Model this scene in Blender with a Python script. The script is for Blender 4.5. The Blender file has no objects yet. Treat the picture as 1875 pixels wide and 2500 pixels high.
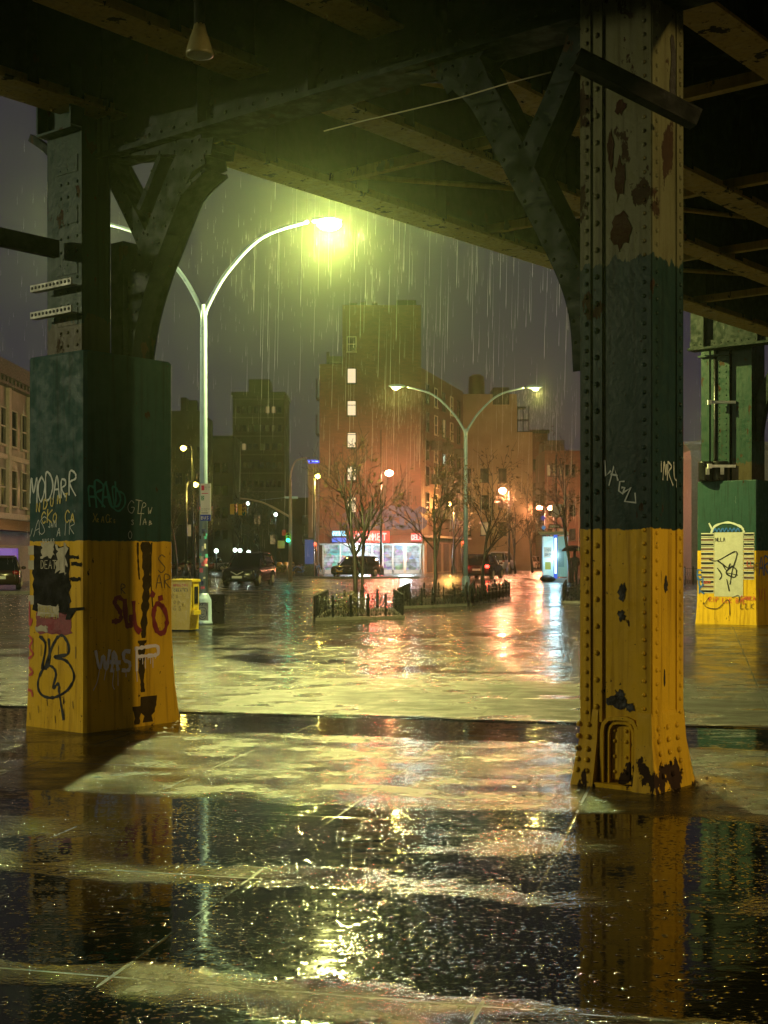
import bpy, math, random
from mathutils import Vector, Matrix
random.seed(7)
S = bpy.context.scene
COL = S.collection

# ------------------------------------------------------------------ camera
F, HZ, CH = 3250.0, 1360.0, 1.5          # focal length in photo pixels, horizon row, eye height
cam = bpy.data.cameras.new("camera")
cam.sensor_fit = 'VERTICAL'; cam.sensor_height = 36; cam.lens = 36*F/2500
cam.shift_y = (HZ-1250)/2500
cam.clip_start = .05; cam.clip_end = 2000
camo = bpy.data.objects.new("camera", cam); COL.objects.link(camo)
camo.location = (0, 0, CH); camo.rotation_euler = (math.pi/2, 0, 0)
S.camera = camo
# ------------------------------------------------------------------ night sky
W = bpy.data.worlds.new("World"); S.world = W; W.use_nodes = True
wn = W.node_tree.nodes; wl = W.node_tree.links
bg = wn["Background"]
sky = wn.new("ShaderNodeTexSky"); sky.sky_type = 'NISHITA'; sky.sun_disc = False
sky.sun_elevation = math.radians(-4); sky.sun_rotation = math.radians(200)
tc = wn.new("ShaderNodeTexCoord"); sep = wn.new("ShaderNodeSeparateXYZ"); wl.new(tc.outputs["Generated"], sep.inputs[0])
rp = wn.new("ShaderNodeValToRGB"); wl.new(sep.outputs[2], rp.inputs[0])
rp.color_ramp.elements[0].position = 0.0; rp.color_ramp.elements[0].color = (.054, .043, .062, 1)
rp.color_ramp.elements[1].position = .5; rp.color_ramp.elements[1].color = (.026, .021, .036, 1)
ad = wn.new("ShaderNodeMixRGB"); ad.blend_type = 'ADD'; ad.inputs[0].default_value = .05
wl.new(rp.outputs[0], ad.inputs[1]); wl.new(sky.outputs[0], ad.inputs[2]); wl.new(ad.outputs[0], bg.inputs[0])
bg.inputs[1].default_value = 0.75
# ------------------------------------------------------------------ exposure and renderer
S.view_settings.view_transform = 'Standard'; S.view_settings.look = 'None'
S.view_settings.exposure = 0.0; S.view_settings.gamma = 1.0
S.render.engine = 'CYCLES'
cy = S.cycles
cy.max_bounces = 6; cy.diffuse_bounces = 2; cy.glossy_bounces = 3; cy.transmission_bounces = 3
cy.volume_bounces = 0; cy.transparent_max_bounces = 8
cy.sample_clamp_direct = 0; cy.sample_clamp_indirect = 4
cy.use_denoising = True
try: cy.denoiser = 'OPENIMAGEDENOISE'
except Exception: pass
cy.caustics_reflective = True; cy.caustics_refractive = False; cy.blur_glossy = .4
HAZE = 0.00052

# ================================================================== helpers
def pw(px, py, d): return Vector(((px-937.5)/F*d, d, CH+(HZ-py)/F*d))      # photo pixel at a depth -> world
def gd(py): return CH*F/(py-HZ)                                            # ground depth of a photo row
def pg(px, py): d = gd(py); return Vector(((px-937.5)/F*d, d, 0))

class NT:
    def __init__(s, name):
        s.m = bpy.data.materials.new(name); s.m.use_nodes = True
        s.t = s.m.node_tree; s.b = s.t.nodes["Principled BSDF"]; s.out = s.t.nodes["Material Output"]
    def link(s, v, sock):
        if isinstance(v, bpy.types.NodeSocket): s.t.links.new(v, sock)
        elif isinstance(v, bpy.types.Node): s.t.links.new(v.outputs[0], sock)
        else:
            if hasattr(sock.default_value, "__len__"):
                if not hasattr(v, "__len__"): v = (v, v, v)
                if len(sock.default_value) == 4 and len(v) == 3: v = (*v, 1)
            sock.default_value = v
    def n(s, t, *ins, **props):
        nd = s.t.nodes.new("ShaderNode"+t)
        kw = {}
        for k, v in props.items():
            if k[0].isupper(): kw[k.replace("_", " ")] = v
            else: setattr(nd, k, v)
        for i, v in enumerate(ins):
            if v is not None: s.link(v, nd.inputs[i])
        for k, v in kw.items(): s.link(v, nd.inputs[k])
        return nd
    def math(s, op, a, b=None, c=None, clamp=False): return s.n("Math", a, b, c, operation=op, use_clamp=clamp).outputs[0]
    def mix(s, f, a, b, mode='MIX'): return s.n("MixRGB", f, a, b, blend_type=mode).outputs[0]
    def noise(s, vec, scale, detail=3, rough=.55): return s.n("TexNoise", Vector=vec, Scale=scale, Detail=detail, Roughness=rough).outputs[0]
    def ramp(s, f, p0, p1, v0=0., v1=1.):
        nd = s.n("MapRange", f, p0, p1, v0, v1); nd.interpolation_type = 'SMOOTHSTEP'; return nd.outputs[0]
    def pos(s): return s.n("NewGeometry").outputs["Position"]
    def obj(s): return s.n("TexCoord").outputs["Object"]
    def scaled(s, v, sc): return s.n("Mapping", v, None, None, sc).outputs[0]
    def set(s, **k):
        for kk, v in k.items(): s.link(v, s.b.inputs[kk.replace("_", " ")])

_mc = {}
def M(name, c, rough=.5, metal=0., var=.35, sc=6., bump=.15, bsc=40., spec=.5, emit=None, es=0., objc=True):
    if name in _mc: return _mc[name]
    t = NT(name); v = t.obj() if objc else t.pos()
    f = t.noise(v, sc, 4)
    t.set(Base_Color=t.mix(f, tuple(x*(1-var) for x in c), tuple(min(1, x*(1+var)) for x in c)), Metallic=metal, Specular_IOR_Level=spec)
    t.set(Roughness=t.ramp(t.noise(v, sc*1.7, 3), .3, .7, max(.03, rough*.7), min(1, rough*1.25)))
    if bump: t.set(Normal=t.n("Bump", Strength=bump, Distance=.02, Height=t.noise(v, bsc, 3)).outputs[0])
    if emit: t.set(Emission_Color=emit, Emission_Strength=es)
    _mc[name] = t.m; return t.m
def EM(name, c, s):
    if name in _mc: return _mc[name]
    t = NT(name); t.set(Base_Color=(.02, .02, .02), Emission_Color=c, Emission_Strength=s, Roughness=.4); _mc[name] = t.m; return t.m

class MB:
    def __init__(s): s.v = []; s.f = []; s.sm = []
    def add(s, vs, fs, smooth=False):
        o = len(s.v); s.v += [tuple(p) for p in vs]
        for f in fs: s.f.append(tuple(i+o for i in f)); s.sm.append(smooth)
        return s
    def box(s, x0, x1, y0, y1, z0, z1):
        return s.add([(x0,y0,z0),(x1,y0,z0),(x1,y1,z0),(x0,y1,z0),(x0,y0,z1),(x1,y0,z1),(x1,y1,z1),(x0,y1,z1)],
                     [(0,3,2,1),(4,5,6,7),(0,1,5,4),(1,2,6,5),(2,3,7,6),(3,0,4,7)])
    def frustum(s, b, t, z0, z1):      # b, t = (x0,x1,y0,y1)
        return s.add([(b[0],b[2],z0),(b[1],b[2],z0),(b[1],b[3],z0),(b[0],b[3],z0),(t[0],t[2],z1),(t[1],t[2],z1),(t[1],t[3],z1),(t[0],t[3],z1)],
                     [(0,3,2,1),(4,5,6,7),(0,1,5,4),(1,2,6,5),(2,3,7,6),(3,0,4,7)])
    def tube(s, pts, r, n=8, caps=True):
        pts = [Vector(p) for p in pts]; rs = r if isinstance(r, (list, tuple)) else [r]*len(pts)
        vs = []; fs = []; ref = None
        for i, p in enumerate(pts):
            d = (pts[min(i+1, len(pts)-1)]-pts[max(i-1, 0)])
            if d.length < 1e-9: d = Vector((0,0,1))
            d.normalize()
            if ref is None: ref = Vector((1,0,0)) if abs(d.x) < .9 else Vector((0,1,0))
            u = d.cross(ref); u = u.normalized() if u.length > 1e-6 else d.orthogonal().normalized()
            w = u.cross(d); ref = -w if False else ref
            for k in range(n):
                a = 2*math.pi*k/n; vs.append(p+(u*math.cos(a)+w*math.sin(a))*rs[i])
        for i in range(len(pts)-1):
            for k in range(n): fs.append((i*n+k, i*n+(k+1) % n, (i+1)*n+(k+1) % n, (i+1)*n+k))
        if caps: fs += [tuple(range(n)), tuple(reversed(range((len(pts)-1)*n, len(pts)*n)))]
        return s.add(vs, fs, True)
    def lathe(s, prof, n=16, c=(0,0,0), axis='z'):
        vs = []; fs = []
        for r, h in prof:
            for k in range(n):
                a = 2*math.pi*k/n; x, y = r*math.cos(a), r*math.sin(a)
                vs.append({'z': (c[0]+x, c[1]+y, c[2]+h), 'y': (c[0]+x, c[1]+h, c[2]+y), 'x': (c[0]+h, c[1]+x, c[2]+y)}[axis])
        for i in range(len(prof)-1):
            for k in range(n): fs.append((i*n+k, i*n+(k+1) % n, (i+1)*n+(k+1) % n, (i+1)*n+k))
        fs += [tuple(reversed(range(n))), tuple(range((len(prof)-1)*n, len(prof)*n))]
        return s.add(vs, fs, True)
    def sphere(s, c, r, n=10, m=6):
        rx, ry, rz = (r, r, r) if not hasattr(r, '__len__') else r
        vs = []; fs = []
        for i in range(m+1):
            t = math.pi*(i/m*.98+.01)
            for k in range(n):
                a = 2*math.pi*k/n
                vs.append((c[0]+rx*math.sin(t)*math.cos(a), c[1]+ry*math.sin(t)*math.sin(a), c[2]+rz*math.cos(t)))
        for i in range(m):
            for k in range(n): fs.append((i*n+k, (i+1)*n+k, (i+1)*n+(k+1) % n, i*n+(k+1) % n))
        fs += [tuple(range(n)), tuple(reversed(range(m*n, m*n+n)))]
        return s.add(vs, fs, True)
    def rivet(s, c, nrm, r=.016):
        nv = Vector(nrm); u = nv.orthogonal().normalized(); w = nv.cross(u); c = Vector(c)
        vs = []
        for rr, h in ((1., 0.), (.8, .45), (.35, .7)):
            for k in range(7):
                a = 2*math.pi*k/7; vs.append(c+(u*math.cos(a)+w*math.sin(a))*r*rr+nv*h*r)
        fs = [(i*7+k, i*7+(k+1) % 7, (i+1)*7+(k+1) % 7, (i+1)*7+k) for i in range(2) for k in range(7)]+[tuple(range(14, 21))]
        return s.add(vs, fs, True)
    def prism(s, poly, f3, thick):       # poly of 2-D points, f3(u,v,w) -> 3-D
        n = len(poly)
        vs = [f3(u, v, 0) for u, v in poly]+[f3(u, v, thick) for u, v in poly]
        fs = [tuple(range(n)), tuple(reversed(range(n, 2*n)))]+[(i, i+n, (i+1) % n+n, (i+1) % n) for i in range(n)]
        return s.add(vs, fs)
    def strip(s, pts, wid, f3, thick):   # in-plane polyline of given widths, extruded
        pts = [Vector(p) for p in pts]; n = len(pts)
        ws = wid if isinstance(wid, (list, tuple)) else [wid]*n
        L = []; R = []
        for i, p in enumerate(pts):
            d = pts[min(i+1, n-1)]-pts[max(i-1, 0)]; d.normalize(); q = Vector((-d.y, d.x))*ws[i]/2
            L.append(p+q); R.append(p-q)
        vs = []
        for w in (0, thick):
            for P in (L, R): vs += [f3(p.x, p.y, w) for p in P]
        fs = [(0, n, 3*n, 2*n), (n-1, 3*n-1, 4*n-1, 2*n-1)]
        for i in range(n-1):
            fs += [(i, i+1, n+i+1, n+i), (2*n+i, 3*n+i, 3*n+i+1, 2*n+i+1), (i, 2*n+i, 2*n+i+1, i+1), (n+i, n+i+1, 3*n+i+1, 3*n+i)]
        return s.add(vs, fs)
    def quad(s, a, b, c, d): return s.add([a, b, c, d], [(0, 1, 2, 3)])
    def build(s, name, mat, parent=None, loc=None, fix=True):
        me = bpy.data.meshes.new(name); me.from_pydata(s.v, [], s.f)
        me.polygons.foreach_set("use_smooth", s.sm)
        if fix:
            import bmesh
            bm = bmesh.new(); bm.from_mesh(me); bmesh.ops.recalc_face_normals(bm, faces=bm.faces); bm.to_mesh(me); bm.free()
        if mat: me.materials.append(mat)
        o = bpy.data.objects.new(name, me); COL.objects.link(o)
        if parent: o.parent = parent
        if loc is not None: o.location = loc
        return o

def tag(o, label=None, cat=None, group=None, kind=None):
    if label: o["label"] = label
    if cat: o["category"] = cat
    if group: o["group"] = group
    if kind: o["kind"] = kind
    return o
def thing(name, label, cat, loc=(0,0,0), rz=0., group=None):
    o = bpy.data.objects.new(name, None); COL.objects.link(o); o.empty_display_size = .2
    o.location = loc; o.rotation_euler = (0, 0, rz); return tag(o, label, cat, group)
def kids(o): return [c for c in list(bpy.data.objects) if c.parent == o]
def dup(o, loc, rz=0., sc=None, label=None, group=None):
    def rec(src, par):
        c = src.copy(); COL.objects.link(c); c.parent = par
        for k in kids(src): rec(k, c)
        return c
    c = rec(o, None); c.location = loc; c.rotation_euler = (0, 0, rz)
    if sc: c.scale = (sc, sc, sc) if not hasattr(sc, '__len__') else sc
    if label: c["label"] = label
    if group: c["group"] = group
    return c
def lamp(name, loc, energy, color, radius=.12, parent=None, spot=None):
    l = bpy.data.lights.new(name, 'SPOT' if spot else 'POINT'); l.energy = energy; l.color = color; l.shadow_soft_size = radius
    if spot: l.spot_size = math.radians(spot); l.spot_blend = .6
    o = bpy.data.objects.new(name, l); COL.objects.link(o); o.location = loc
    if parent: o.parent = parent
    return o

# ---- hand-drawn stroke alphabet (unit cell .7 wide x 1 high)
SF = {'A': [[(0,0),(.3,1),(.6,0)],[(.12,.4),(.5,.4)]], 'B': [[(0,0),(0,1),(.4,.95),(.5,.75),(.1,.52),(.55,.4),(.5,.1),(0,0)]],
 'C': [[(.55,.85),(.3,1),(.05,.7),(.05,.3),(.3,0),(.55,.15)]], 'D': [[(0,0),(0,1),(.35,.95),(.58,.5),(.35,.05),(0,0)]],
 'E': [[(.5,1),(0,1),(0,0),(.5,0)],[(0,.5),(.4,.5)]], 'F': [[(.5,1),(0,1),(0,0)],[(0,.55),(.4,.55)]],
 'G': [[(.55,.85),(.3,1),(.05,.6),(.1,.15),(.4,0),(.58,.4),(.3,.42)]], 'H': [[(0,0),(0,1)],[(.5,0),(.5,1)],[(0,.5),(.5,.5)]],
 'I': [[(.2,0),(.2,1)]], 'J': [[(.45,1),(.45,.2),(.25,0),(.05,.2)]], 'K': [[(0,0),(0,1)],[(.5,1),(0,.45),(.55,0)]], 'L': [[(0,1),(0,0),(.5,0)]],
 'M': [[(0,0),(.08,1),(.3,.4),(.52,1),(.6,0)]], 'N': [[(0,0),(0,1),(.5,0),(.5,1)]],
 'O': [[(.3,1),(.05,.7),(.05,.3),(.3,0),(.55,.3),(.55,.7),(.3,1)]], 'P': [[(0,0),(0,1),(.45,.95),(.5,.7),(.05,.5)]],
 'R': [[(0,0),(0,1),(.45,.95),(.5,.7),(.05,.5),(.55,0)]], 'S': [[(.52,.88),(.28,1),(.06,.78),(.3,.52),(.54,.25),(.28,0),(.03,.14)]],
 'T': [[(0,1),(.6,1)],[(.3,1),(.3,0)]], 'U': [[(0,1),(.04,.25),(.28,0),(.5,.25),(.53,1)]], 'V': [[(0,1),(.28,0),(.55,1)]],
 'W': [[(0,1),(.15,0),(.3,.6),(.45,0),(.6,1)]], 'X': [[(0,0),(.55,1)],[(0,1),(.55,0)]], 'Y': [[(0,1),(.28,.5),(.55,1)],[(.28,.5),(.28,0)]],
 'Z': [[(0,1),(.55,1),(0,0),(.55,0)]], '2': [[(.05,.8),(.3,1),(.5,.75),(0,0),(.55,0)]], '3': [[(.05,.9),(.4,1),(.45,.7),(.2,.52),(.5,.3),(.3,0),(.02,.12)]],
 '1': [[(.1,.8),(.25,1),(.25,0)]], '!': [[(.2,1),(.2,.3)],[(.2,.1),(.2,0)]], '4': [[(.45,0),(.45,1),(0,.35),(.6,.35)]], '7': [[(0,1),(.55,1),(.2,0)]], ' ': []}
def text(s, u, v, h, adv=None, slope=0., slant=0., jit=0., wscale=1.):
    adv = adv or h*.8; out = []; rnd = random.Random(len(s)*31+int(u*1000))
    for i, ch in enumerate(s):
        ox, oy = u+i*adv, v+i*adv*slope; ks = 1+rnd.uniform(-jit, jit)
        for st in SF.get(ch, []):
            out.append([(ox+(x*wscale+slant*y)*h*ks+rnd.uniform(-jit, jit)*h*.12, oy+y*h*ks+rnd.uniform(-jit, jit)*h*.12) for x, y in st])
    return out
def smooth(pts, n=5):
    if len(pts) < 3: return [Vector(p) for p in pts]
    P = [Vector(p) for p in pts]; out = []
    for i in range(len(P)-1):
        p0, p1, p2, p3 = P[max(i-1, 0)], P[i], P[i+1], P[min(i+2, len(P)-1)]
        for k in range(n):
            t = k/n
            out.append(.5*((2*p1)+(-p0+p2)*t+(2*p0-5*p1+4*p2-p3)*t*t+(-p0+3*p1-3*p2+p3)*t**3))
    out.append(P[-1]); return out
_lay = [0]
def graffiti(parent, f3, strokes, width, mat, curvy=True, name='graffiti', lift=.003):
    """flat paint strokes on a face; f3(u,v,w): face coordinates, w outwards"""
    m = MB(); rnd = random.Random(len(strokes)*7+3)
    for st in strokes:
        pts = smooth(st) if curvy else [Vector(p) for p in st]
        if len(pts) < 2: continue
        n = len(pts); _lay[0] = (_lay[0]+1) % 12; w0 = lift+_lay[0]*.0003
        L = []; R = []
        ws = [width*(.65+.7*rnd.random()) for _ in pts] if width > .008 else [width]*n
        for i, p in enumerate(pts):
            d = pts[min(i+1, n-1)]-pts[max(i-1, 0)]
            d = d.normalized() if d.length > 1e-9 else Vector((1, 0)); q = Vector((-d.y, d.x))*ws[i]/2
            if i == 0: p = p-d*width*.3
            if i == n-1: p = p+d*width*.3
            L.append(f3(*(p+q), w0)); R.append(f3(*(p-q), w0))
        m.add(L+R, [(i, i+1, n+i+1, n+i) for i in range(n-1)])
    return m.build(name, mat, parent, fix=False)
def plate(parent, f3, u0, u1, v0, v1, mat, name, w=.004, t=.002):
    m = MB(); m.prism([(u0, v0), (u1, v0), (u1, v1), (u0, v1)], lambda u, v, k: f3(u, v, w-t+k), t)
    return m.build(name, mat, parent)
def blob(parent, f3, poly, mat, name, w=.003):
    m = MB(); m.prism(poly, lambda u, v, k: f3(u, v, w-.002+k), .002); return m.build(name, mat, parent)

# ================================================================== materials
def band_paint(name, bands, chip=.6, rust=(.035, .016, .008), rough=.4, spec=.16, dirt=.5, low_=.24, high=None):
    """painted steel in horizontal coats: bands = [(z_top, colour)...] from the ground up"""
    t = NT(name); v = t.obj()
    z = t.n("SeparateXYZ", v).outputs[2]
    wob = t.noise(t.scaled(v, (5, 5, 1.5)), 2.5, 4); big = t.noise(v, 1.3, 3)
    col = bands[-1][1]; col = t.mix(big, tuple(x*.7 for x in col), tuple(x*1.2 for x in col))
    for i in range(len(bands)-2, -1, -1):
        zt, c, edge = bands[i] if len(bands[i]) == 3 else (*bands[i], .015)
        zz = t.math('ADD', z, t.math('MULTIPLY', t.math('SUBTRACT', wob, .5), edge*4))
        c2 = t.mix(big, tuple(x*.72 for x in c), tuple(min(1, x*1.2) for x in c))
        col = t.mix(t.ramp(zz, zt-.004, zt+.004, 1., 0.), col, c2)
    # vertical dirt runs
    run = t.noise(t.scaled(v, (9, 9, .5)), 2.2, 4)
    col = t.mix(t.ramp(run, .45, .75, 0., dirt), col, t.mix(1., col, (.35, .27, .2), 'MULTIPLY'))
    ch = t.noise(t.scaled(v, (1, 1, .55)), 5.5, 7, .62)
    chm = t.ramp(ch, chip, chip+.015)
    ch2 = t.ramp(t.noise(v, 28, 4), .69, .71)
    low = t.ramp(z, 0., .45, low_, 0.)                     # more paint lost near the wet foot
    if high: low = t.math('ADD', low, t.ramp(z, high, high+.5, 0., .16))
    chm2 = t.ramp(t.math('ADD', ch, low), chip+.10, chip+.115)
    m = t.math('MAXIMUM', t.math('MAXIMUM', chm, ch2), chm2)
    rc = t.mix(t.noise(v, 16, 4), tuple(x*.35 for x in rust), tuple(x*1.5 for x in rust))
    t.set(Base_Color=t.mix(m, col, rc), Roughness=t.mix(m, t.ramp(t.noise(v, 9, 3), .3, .7, rough*.7, rough*1.3), .8), Specular_IOR_Level=spec)
    h = t.math('SUBTRACT', t.math('ADD', t.math('MULTIPLY', t.noise(v, 30, 4), .5), t.math('MULTIPLY', t.noise(v, 4, 3), 1.2)), t.math('MULTIPLY', m, .8))
    t.set(Normal=t.n("Bump", Strength=.35, Distance=.012, Height=h).outputs[0])
    return t.m
YEL = (.68, .40, .018); GRN = (.013, .034, .028); TAN = (.13, .125, .062); TEAL = (.016, .054, .047)
m_colR = band_paint("column paint", [(1.68, YEL), (3.42, GRN, .06), (9, TAN)], chip=.645, dirt=.65, high=3.3)
m_box = band_paint("casing paint", [(1.64, YEL, .009), (9, TEAL, .004)], chip=.685, dirt=.6, rough=.6, low_=.10)
m_shaft = band_paint("shaft paint", [(3.6, (.05, .038, .015), .08), (9, (.012, .036, .025))], chip=.62)
m_steel = band_paint("girder paint", [(-5, GRN), (99, (.006, .013, .010))], chip=.66, rough=.65)
m_flange = band_paint("flange rusty paint", [(-5, GRN), (99, (.48, .32, .09))], chip=.61, rough=.55)
m_dark = M("dark timber", (.009, .008, .007), .85, spec=.2)
m_iron = M("black iron", (.012, .012, .012), .35, .3)
m_galv = M("galvanised pole", (.24, .33, .46), .38, .25, var=.25, sc=3)
m_rubber = M("rubber", (.012, .012, .012), .6); m_glass = M("dark glass", (.008, .009, .011), .06, bump=0, spec=.8)
m_chrome = M("chrome", (.55, .55, .55), .18, 1., bump=0); m_white = M("white paint", (.75, .75, .72), .4, var=.1)
m_blk = M("black spray paint", (.006, .006, .006), .4, bump=0); m_red = M("red spray paint", (.20, .008, .012), .45, bump=0)
m_wht = M("white spray paint", (.72, .66, .74), .5, bump=0, var=.1); m_sil = M("pale marker", (.50, .52, .46), .5, bump=0)
m_yel2 = M("yellow marker", (.46, .36, .05), .5, bump=0); m_teal2 = M("green spray paint", (.02, .30, .20), .45, bump=0)
m_blu = M("blue spray paint", (.02, .11, .40), .45, bump=0); m_red2 = M("red marker", (.5, .05, .04), .45, bump=0)
m_bark = M("wet bark", (.020, .015, .010), .45, sc=14, bump=.6, bsc=30); m_leaf = M("clinging leaves", (.075, .055, .018), .5, var=.5)
m_shrub = M("shrub leaves", (.020, .021, .010), .5, var=.5)
m_conc = M("wet concrete", (.16, .15, .13), .3, sc=2, objc=False)

# ------------------------------------------------------------------ wet ground
def ground_mat(name, base, rg, slabs=True, seed=0.):
    t = NT(name); p = t.pos()
    sp = t.n("SeparateXYZ", p); X, Y = sp.outputs[0], sp.outputs[1]
    th = .2356; c, s_ = math.cos(th), math.sin(th)
    wp = t.math('MULTIPLY', t.math('SUBTRACT', t.noise(p, .9, 4), .5), 1.1)
    q = t.math('ADD', t.math('MULTIPLY', Y, c), t.math('MULTIPLY', X, s_))
    pp = t.math('SUBTRACT', t.math('MULTIPLY', X, c), t.math('MULTIPLY', Y, s_))
    n1 = t.noise(t.n("Mapping", p, (seed, seed, 0), (0, 0, -th), (1, 1.25, 1)).outputs[0], .6, 8, .62)
    val = n1
    if slabs:
        # how low each strip of paving lies: 0.5 = neutral, higher holds water
        cr = t.n("ValToRGB", t.math('DIVIDE', t.math('ADD', q, t.math('MULTIPLY', wp, .35)), 40.))
        cr.color_ramp.interpolation = 'LINEAR'
        st = [(0, .72), (4.2, .72), (4.24, .40), (4.42, .44), (4.6, .74), (5.7, .72), (5.78, .53), (6.0, .54), (6.25, .72), (6.9, .60), (7.7, .66), (8.0, .40), (9.2, .47), (10.6, .40), (10.9, .72), (12.0, .76),
              (12.1, .24), (13.2, .20), (15.5, .28), (17.0, .48), (22, .52), (36, .50)]
        while len(cr.color_ramp.elements) < len(st): cr.color_ramp.elements.new(.5)
        for e, (x, vv) in zip(cr.color_ramp.elements, st): e.position = x/40.; e.color = (vv, vv, vv, 1)
        # left part of the damp strip is lower
        lft = t.math('MULTIPLY', t.ramp(pp, -6.5, -4.0, .22, 0.), t.ramp(q, 10.5, 13., 1., 0.))
        val = t.math('ADD', t.math('ADD', n1, t.math('SUBTRACT', cr.outputs[0], .5)), lft)
    fine = t.noise(p, 38, 3); val = t.math('ADD', val, t.math('MULTIPLY', t.math('SUBTRACT', fine, .5), .10))
    pud = t.ramp(val, .48, .60)
    damp = t.ramp(val, .30, .52)
    grain = t.noise(p, 160, 2); mid = t.noise(p, 11, 5)
    cb = t.mix(t.ramp(t.math('ADD', t.math('MULTIPLY', mid, .6), t.math('MULTIPLY', fine, .4)), .3, .7), tuple(x*.45 for x in base), tuple(x*1.5 for x in base))
    cb = t.mix(damp, cb, t.mix(1., cb, (.55, .55, .55), 'MULTIPLY'))
    cb = t.mix(pud, cb, tuple(x*.22 for x in base))
    sheen = t.noise(t.scaled(p, (1, 1.5, 1)), 1.9, 6, .6)
    rr = t.math('ADD', t.math('ADD', t.ramp(sheen, .36, .64, rg*.42, rg*1.5), t.math('MULTIPLY', damp, -.06)), t.math('MULTIPLY', t.math('SUBTRACT', mid, .5), .12))
    rough = t.mix(pud, rr, t.math('ADD', t.ramp(mid, .3, .8, .03, .08), t.ramp(q, 14., 22., 0., .07) if slabs else .07))
    if slabs:
        dry = t.math('MULTIPLY', t.math('MULTIPLY', t.ramp(q, 12.1, 12.5), t.ramp(t.math('ADD', q, wp), 14.6, 16.4, 1., 0.)), t.ramp(t.math('ADD', pp, wp), -5.4, -4.0))
        dry = t.math('MULTIPLY', dry, t.ramp(t.math('ADD', t.noise(p, .75, 5, .6), t.math('MULTIPLY', t.math('SUBTRACT', fine, .5), .15)), .40, .50))
        rough = t.math('ADD', rough, t.math('MULTIPLY', dry, .30), clamp=True)
        cb = t.mix(dry, cb, t.mix(1., cb, (.8, .8, .75), 'MULTIPLY'))
    # rain drops landing: little raised rings and beads in the puddles
    vo = t.n("TexVoronoi", Vector=t.scaled(p, (1, 1, 0)), Scale=26., Randomness=1.)
    wav = t.noise(t.n('Mapping', p, None, None, (.55, 2.0, 1)).outputs[0], 1.6, 4, .5)
    on = t.math('GREATER_THAN', t.n("SeparateColor", vo.outputs["Color"]).outputs[0], .42)
    bead = t.math('MULTIPLY', t.ramp(vo.outputs["Distance"], .0, .33, 1., 0.), on)
    gritm = t.ramp(t.noise(t.scaled(p, (1, 1, 0)), 1.3, 4), .46, .60)
    vo3 = t.n('TexVoronoi', Vector=t.scaled(p, (1, 1, 0)), Scale=52., Randomness=1.)
    on3 = t.math('GREATER_THAN', t.n('SeparateColor', vo3.outputs['Color']).outputs[0], .55)
    bead2 = t.math('MULTIPLY', t.math('MULTIPLY', t.ramp(vo3.outputs['Distance'], .0, .36, 1., 0.), on3), gritm)
    vo2 = t.n("TexVoronoi", Vector=t.scaled(p, (1, 1, 0)), Scale=7., Randomness=1.)
    ring = t.math('MULTIPLY', t.math('SINE', t.math('MULTIPLY', vo2.outputs["Distance"], 60.)), t.ramp(vo2.outputs["Distance"], .05, .42, 1., 0.))
    rip = t.noise(t.scaled(p, (1, 1.4, 1)), 9., 3)
    grit = t.math('MAXIMUM', t.math('SUBTRACT', t.noise(t.scaled(p, (1, 1, 0)), 34, 3), .60), 0.)
    hw = t.math('ADD', t.math('ADD', t.math('ADD', t.math('MULTIPLY', bead, .0050), t.math('MULTIPLY', bead2, .0016)), t.math('MULTIPLY', ring, .0003)), t.math('ADD', t.math('ADD', t.math('MULTIPLY', rip, .0006), t.math('MULTIPLY', wav, t.ramp(q, 8., 20., .003, .014) if slabs else .02)), t.math('MULTIPLY', t.math('MULTIPLY', grit, gritm), .080)))
    hd = t.math('ADD', t.math('ADD', t.math('MULTIPLY', grain, .0034), t.math('MULTIPLY', t.noise(p, 40, 4, .65), .0125)), t.math('MULTIPLY', mid, .006))
    h = t.mix(pud, hd, hw)
    if slabs:
        def joint(x, sp_, off, wd):
            fr = t.math('FRACT', t.math('DIVIDE', t.math('SUBTRACT', x, off), sp_))
            d = t.math('MULTIPLY', t.math('ABSOLUTE', t.math('SUBTRACT', fr, .5)), sp_)
            return t.ramp(t.math('SUBTRACT', sp_/2, d), wd*.4, wd, 1., 0.)
        lim = t.math('LESS_THAN', q, 34.)
        j = t.math('MULTIPLY', t.ramp(t.noise(p, .8, 3), .42, .56, .15, .9), t.math('MAXIMUM', joint(t.math('ADD', pp, t.math('MULTIPLY', wp, .012)), 1.335, -.725, .010), joint(q, 1.5, 5.9, .009)))
        j = t.math('MULTIPLY', t.math('MULTIPLY', j, lim), t.math('SUBTRACT', 1., t.math('MULTIPLY', pud, .75)))
        h = t.math('SUBTRACT', h, t.math('MULTIPLY', j, .0015))
        cb = t.mix(j, cb, (.008, .008, .007)); rough = t.mix(j, rough, .6)
    t.set(Base_Color=cb, Roughness=rough, Specular_IOR_Level=.5, IOR=1.4,
          Normal=t.n("Bump", Strength=1., Distance=1., Height=h).outputs[0])
    return t.m
m_ground = ground_mat("wet paving", (.032, .029, .019), .22)
m_road = ground_mat("wet asphalt", (.035, .033, .03), .34, slabs=False, seed=4.)

# ================================================================== ground
g = MB()
for (x0, x1, y0, y1) in ((-400, 400, -40, 420),): g.quad((x0,y0,0),(x1,y0,0),(x1,y1,0),(x0,y1,0))
tag(g.build("ground", m_ground, fix=False), kind='structure')
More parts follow.
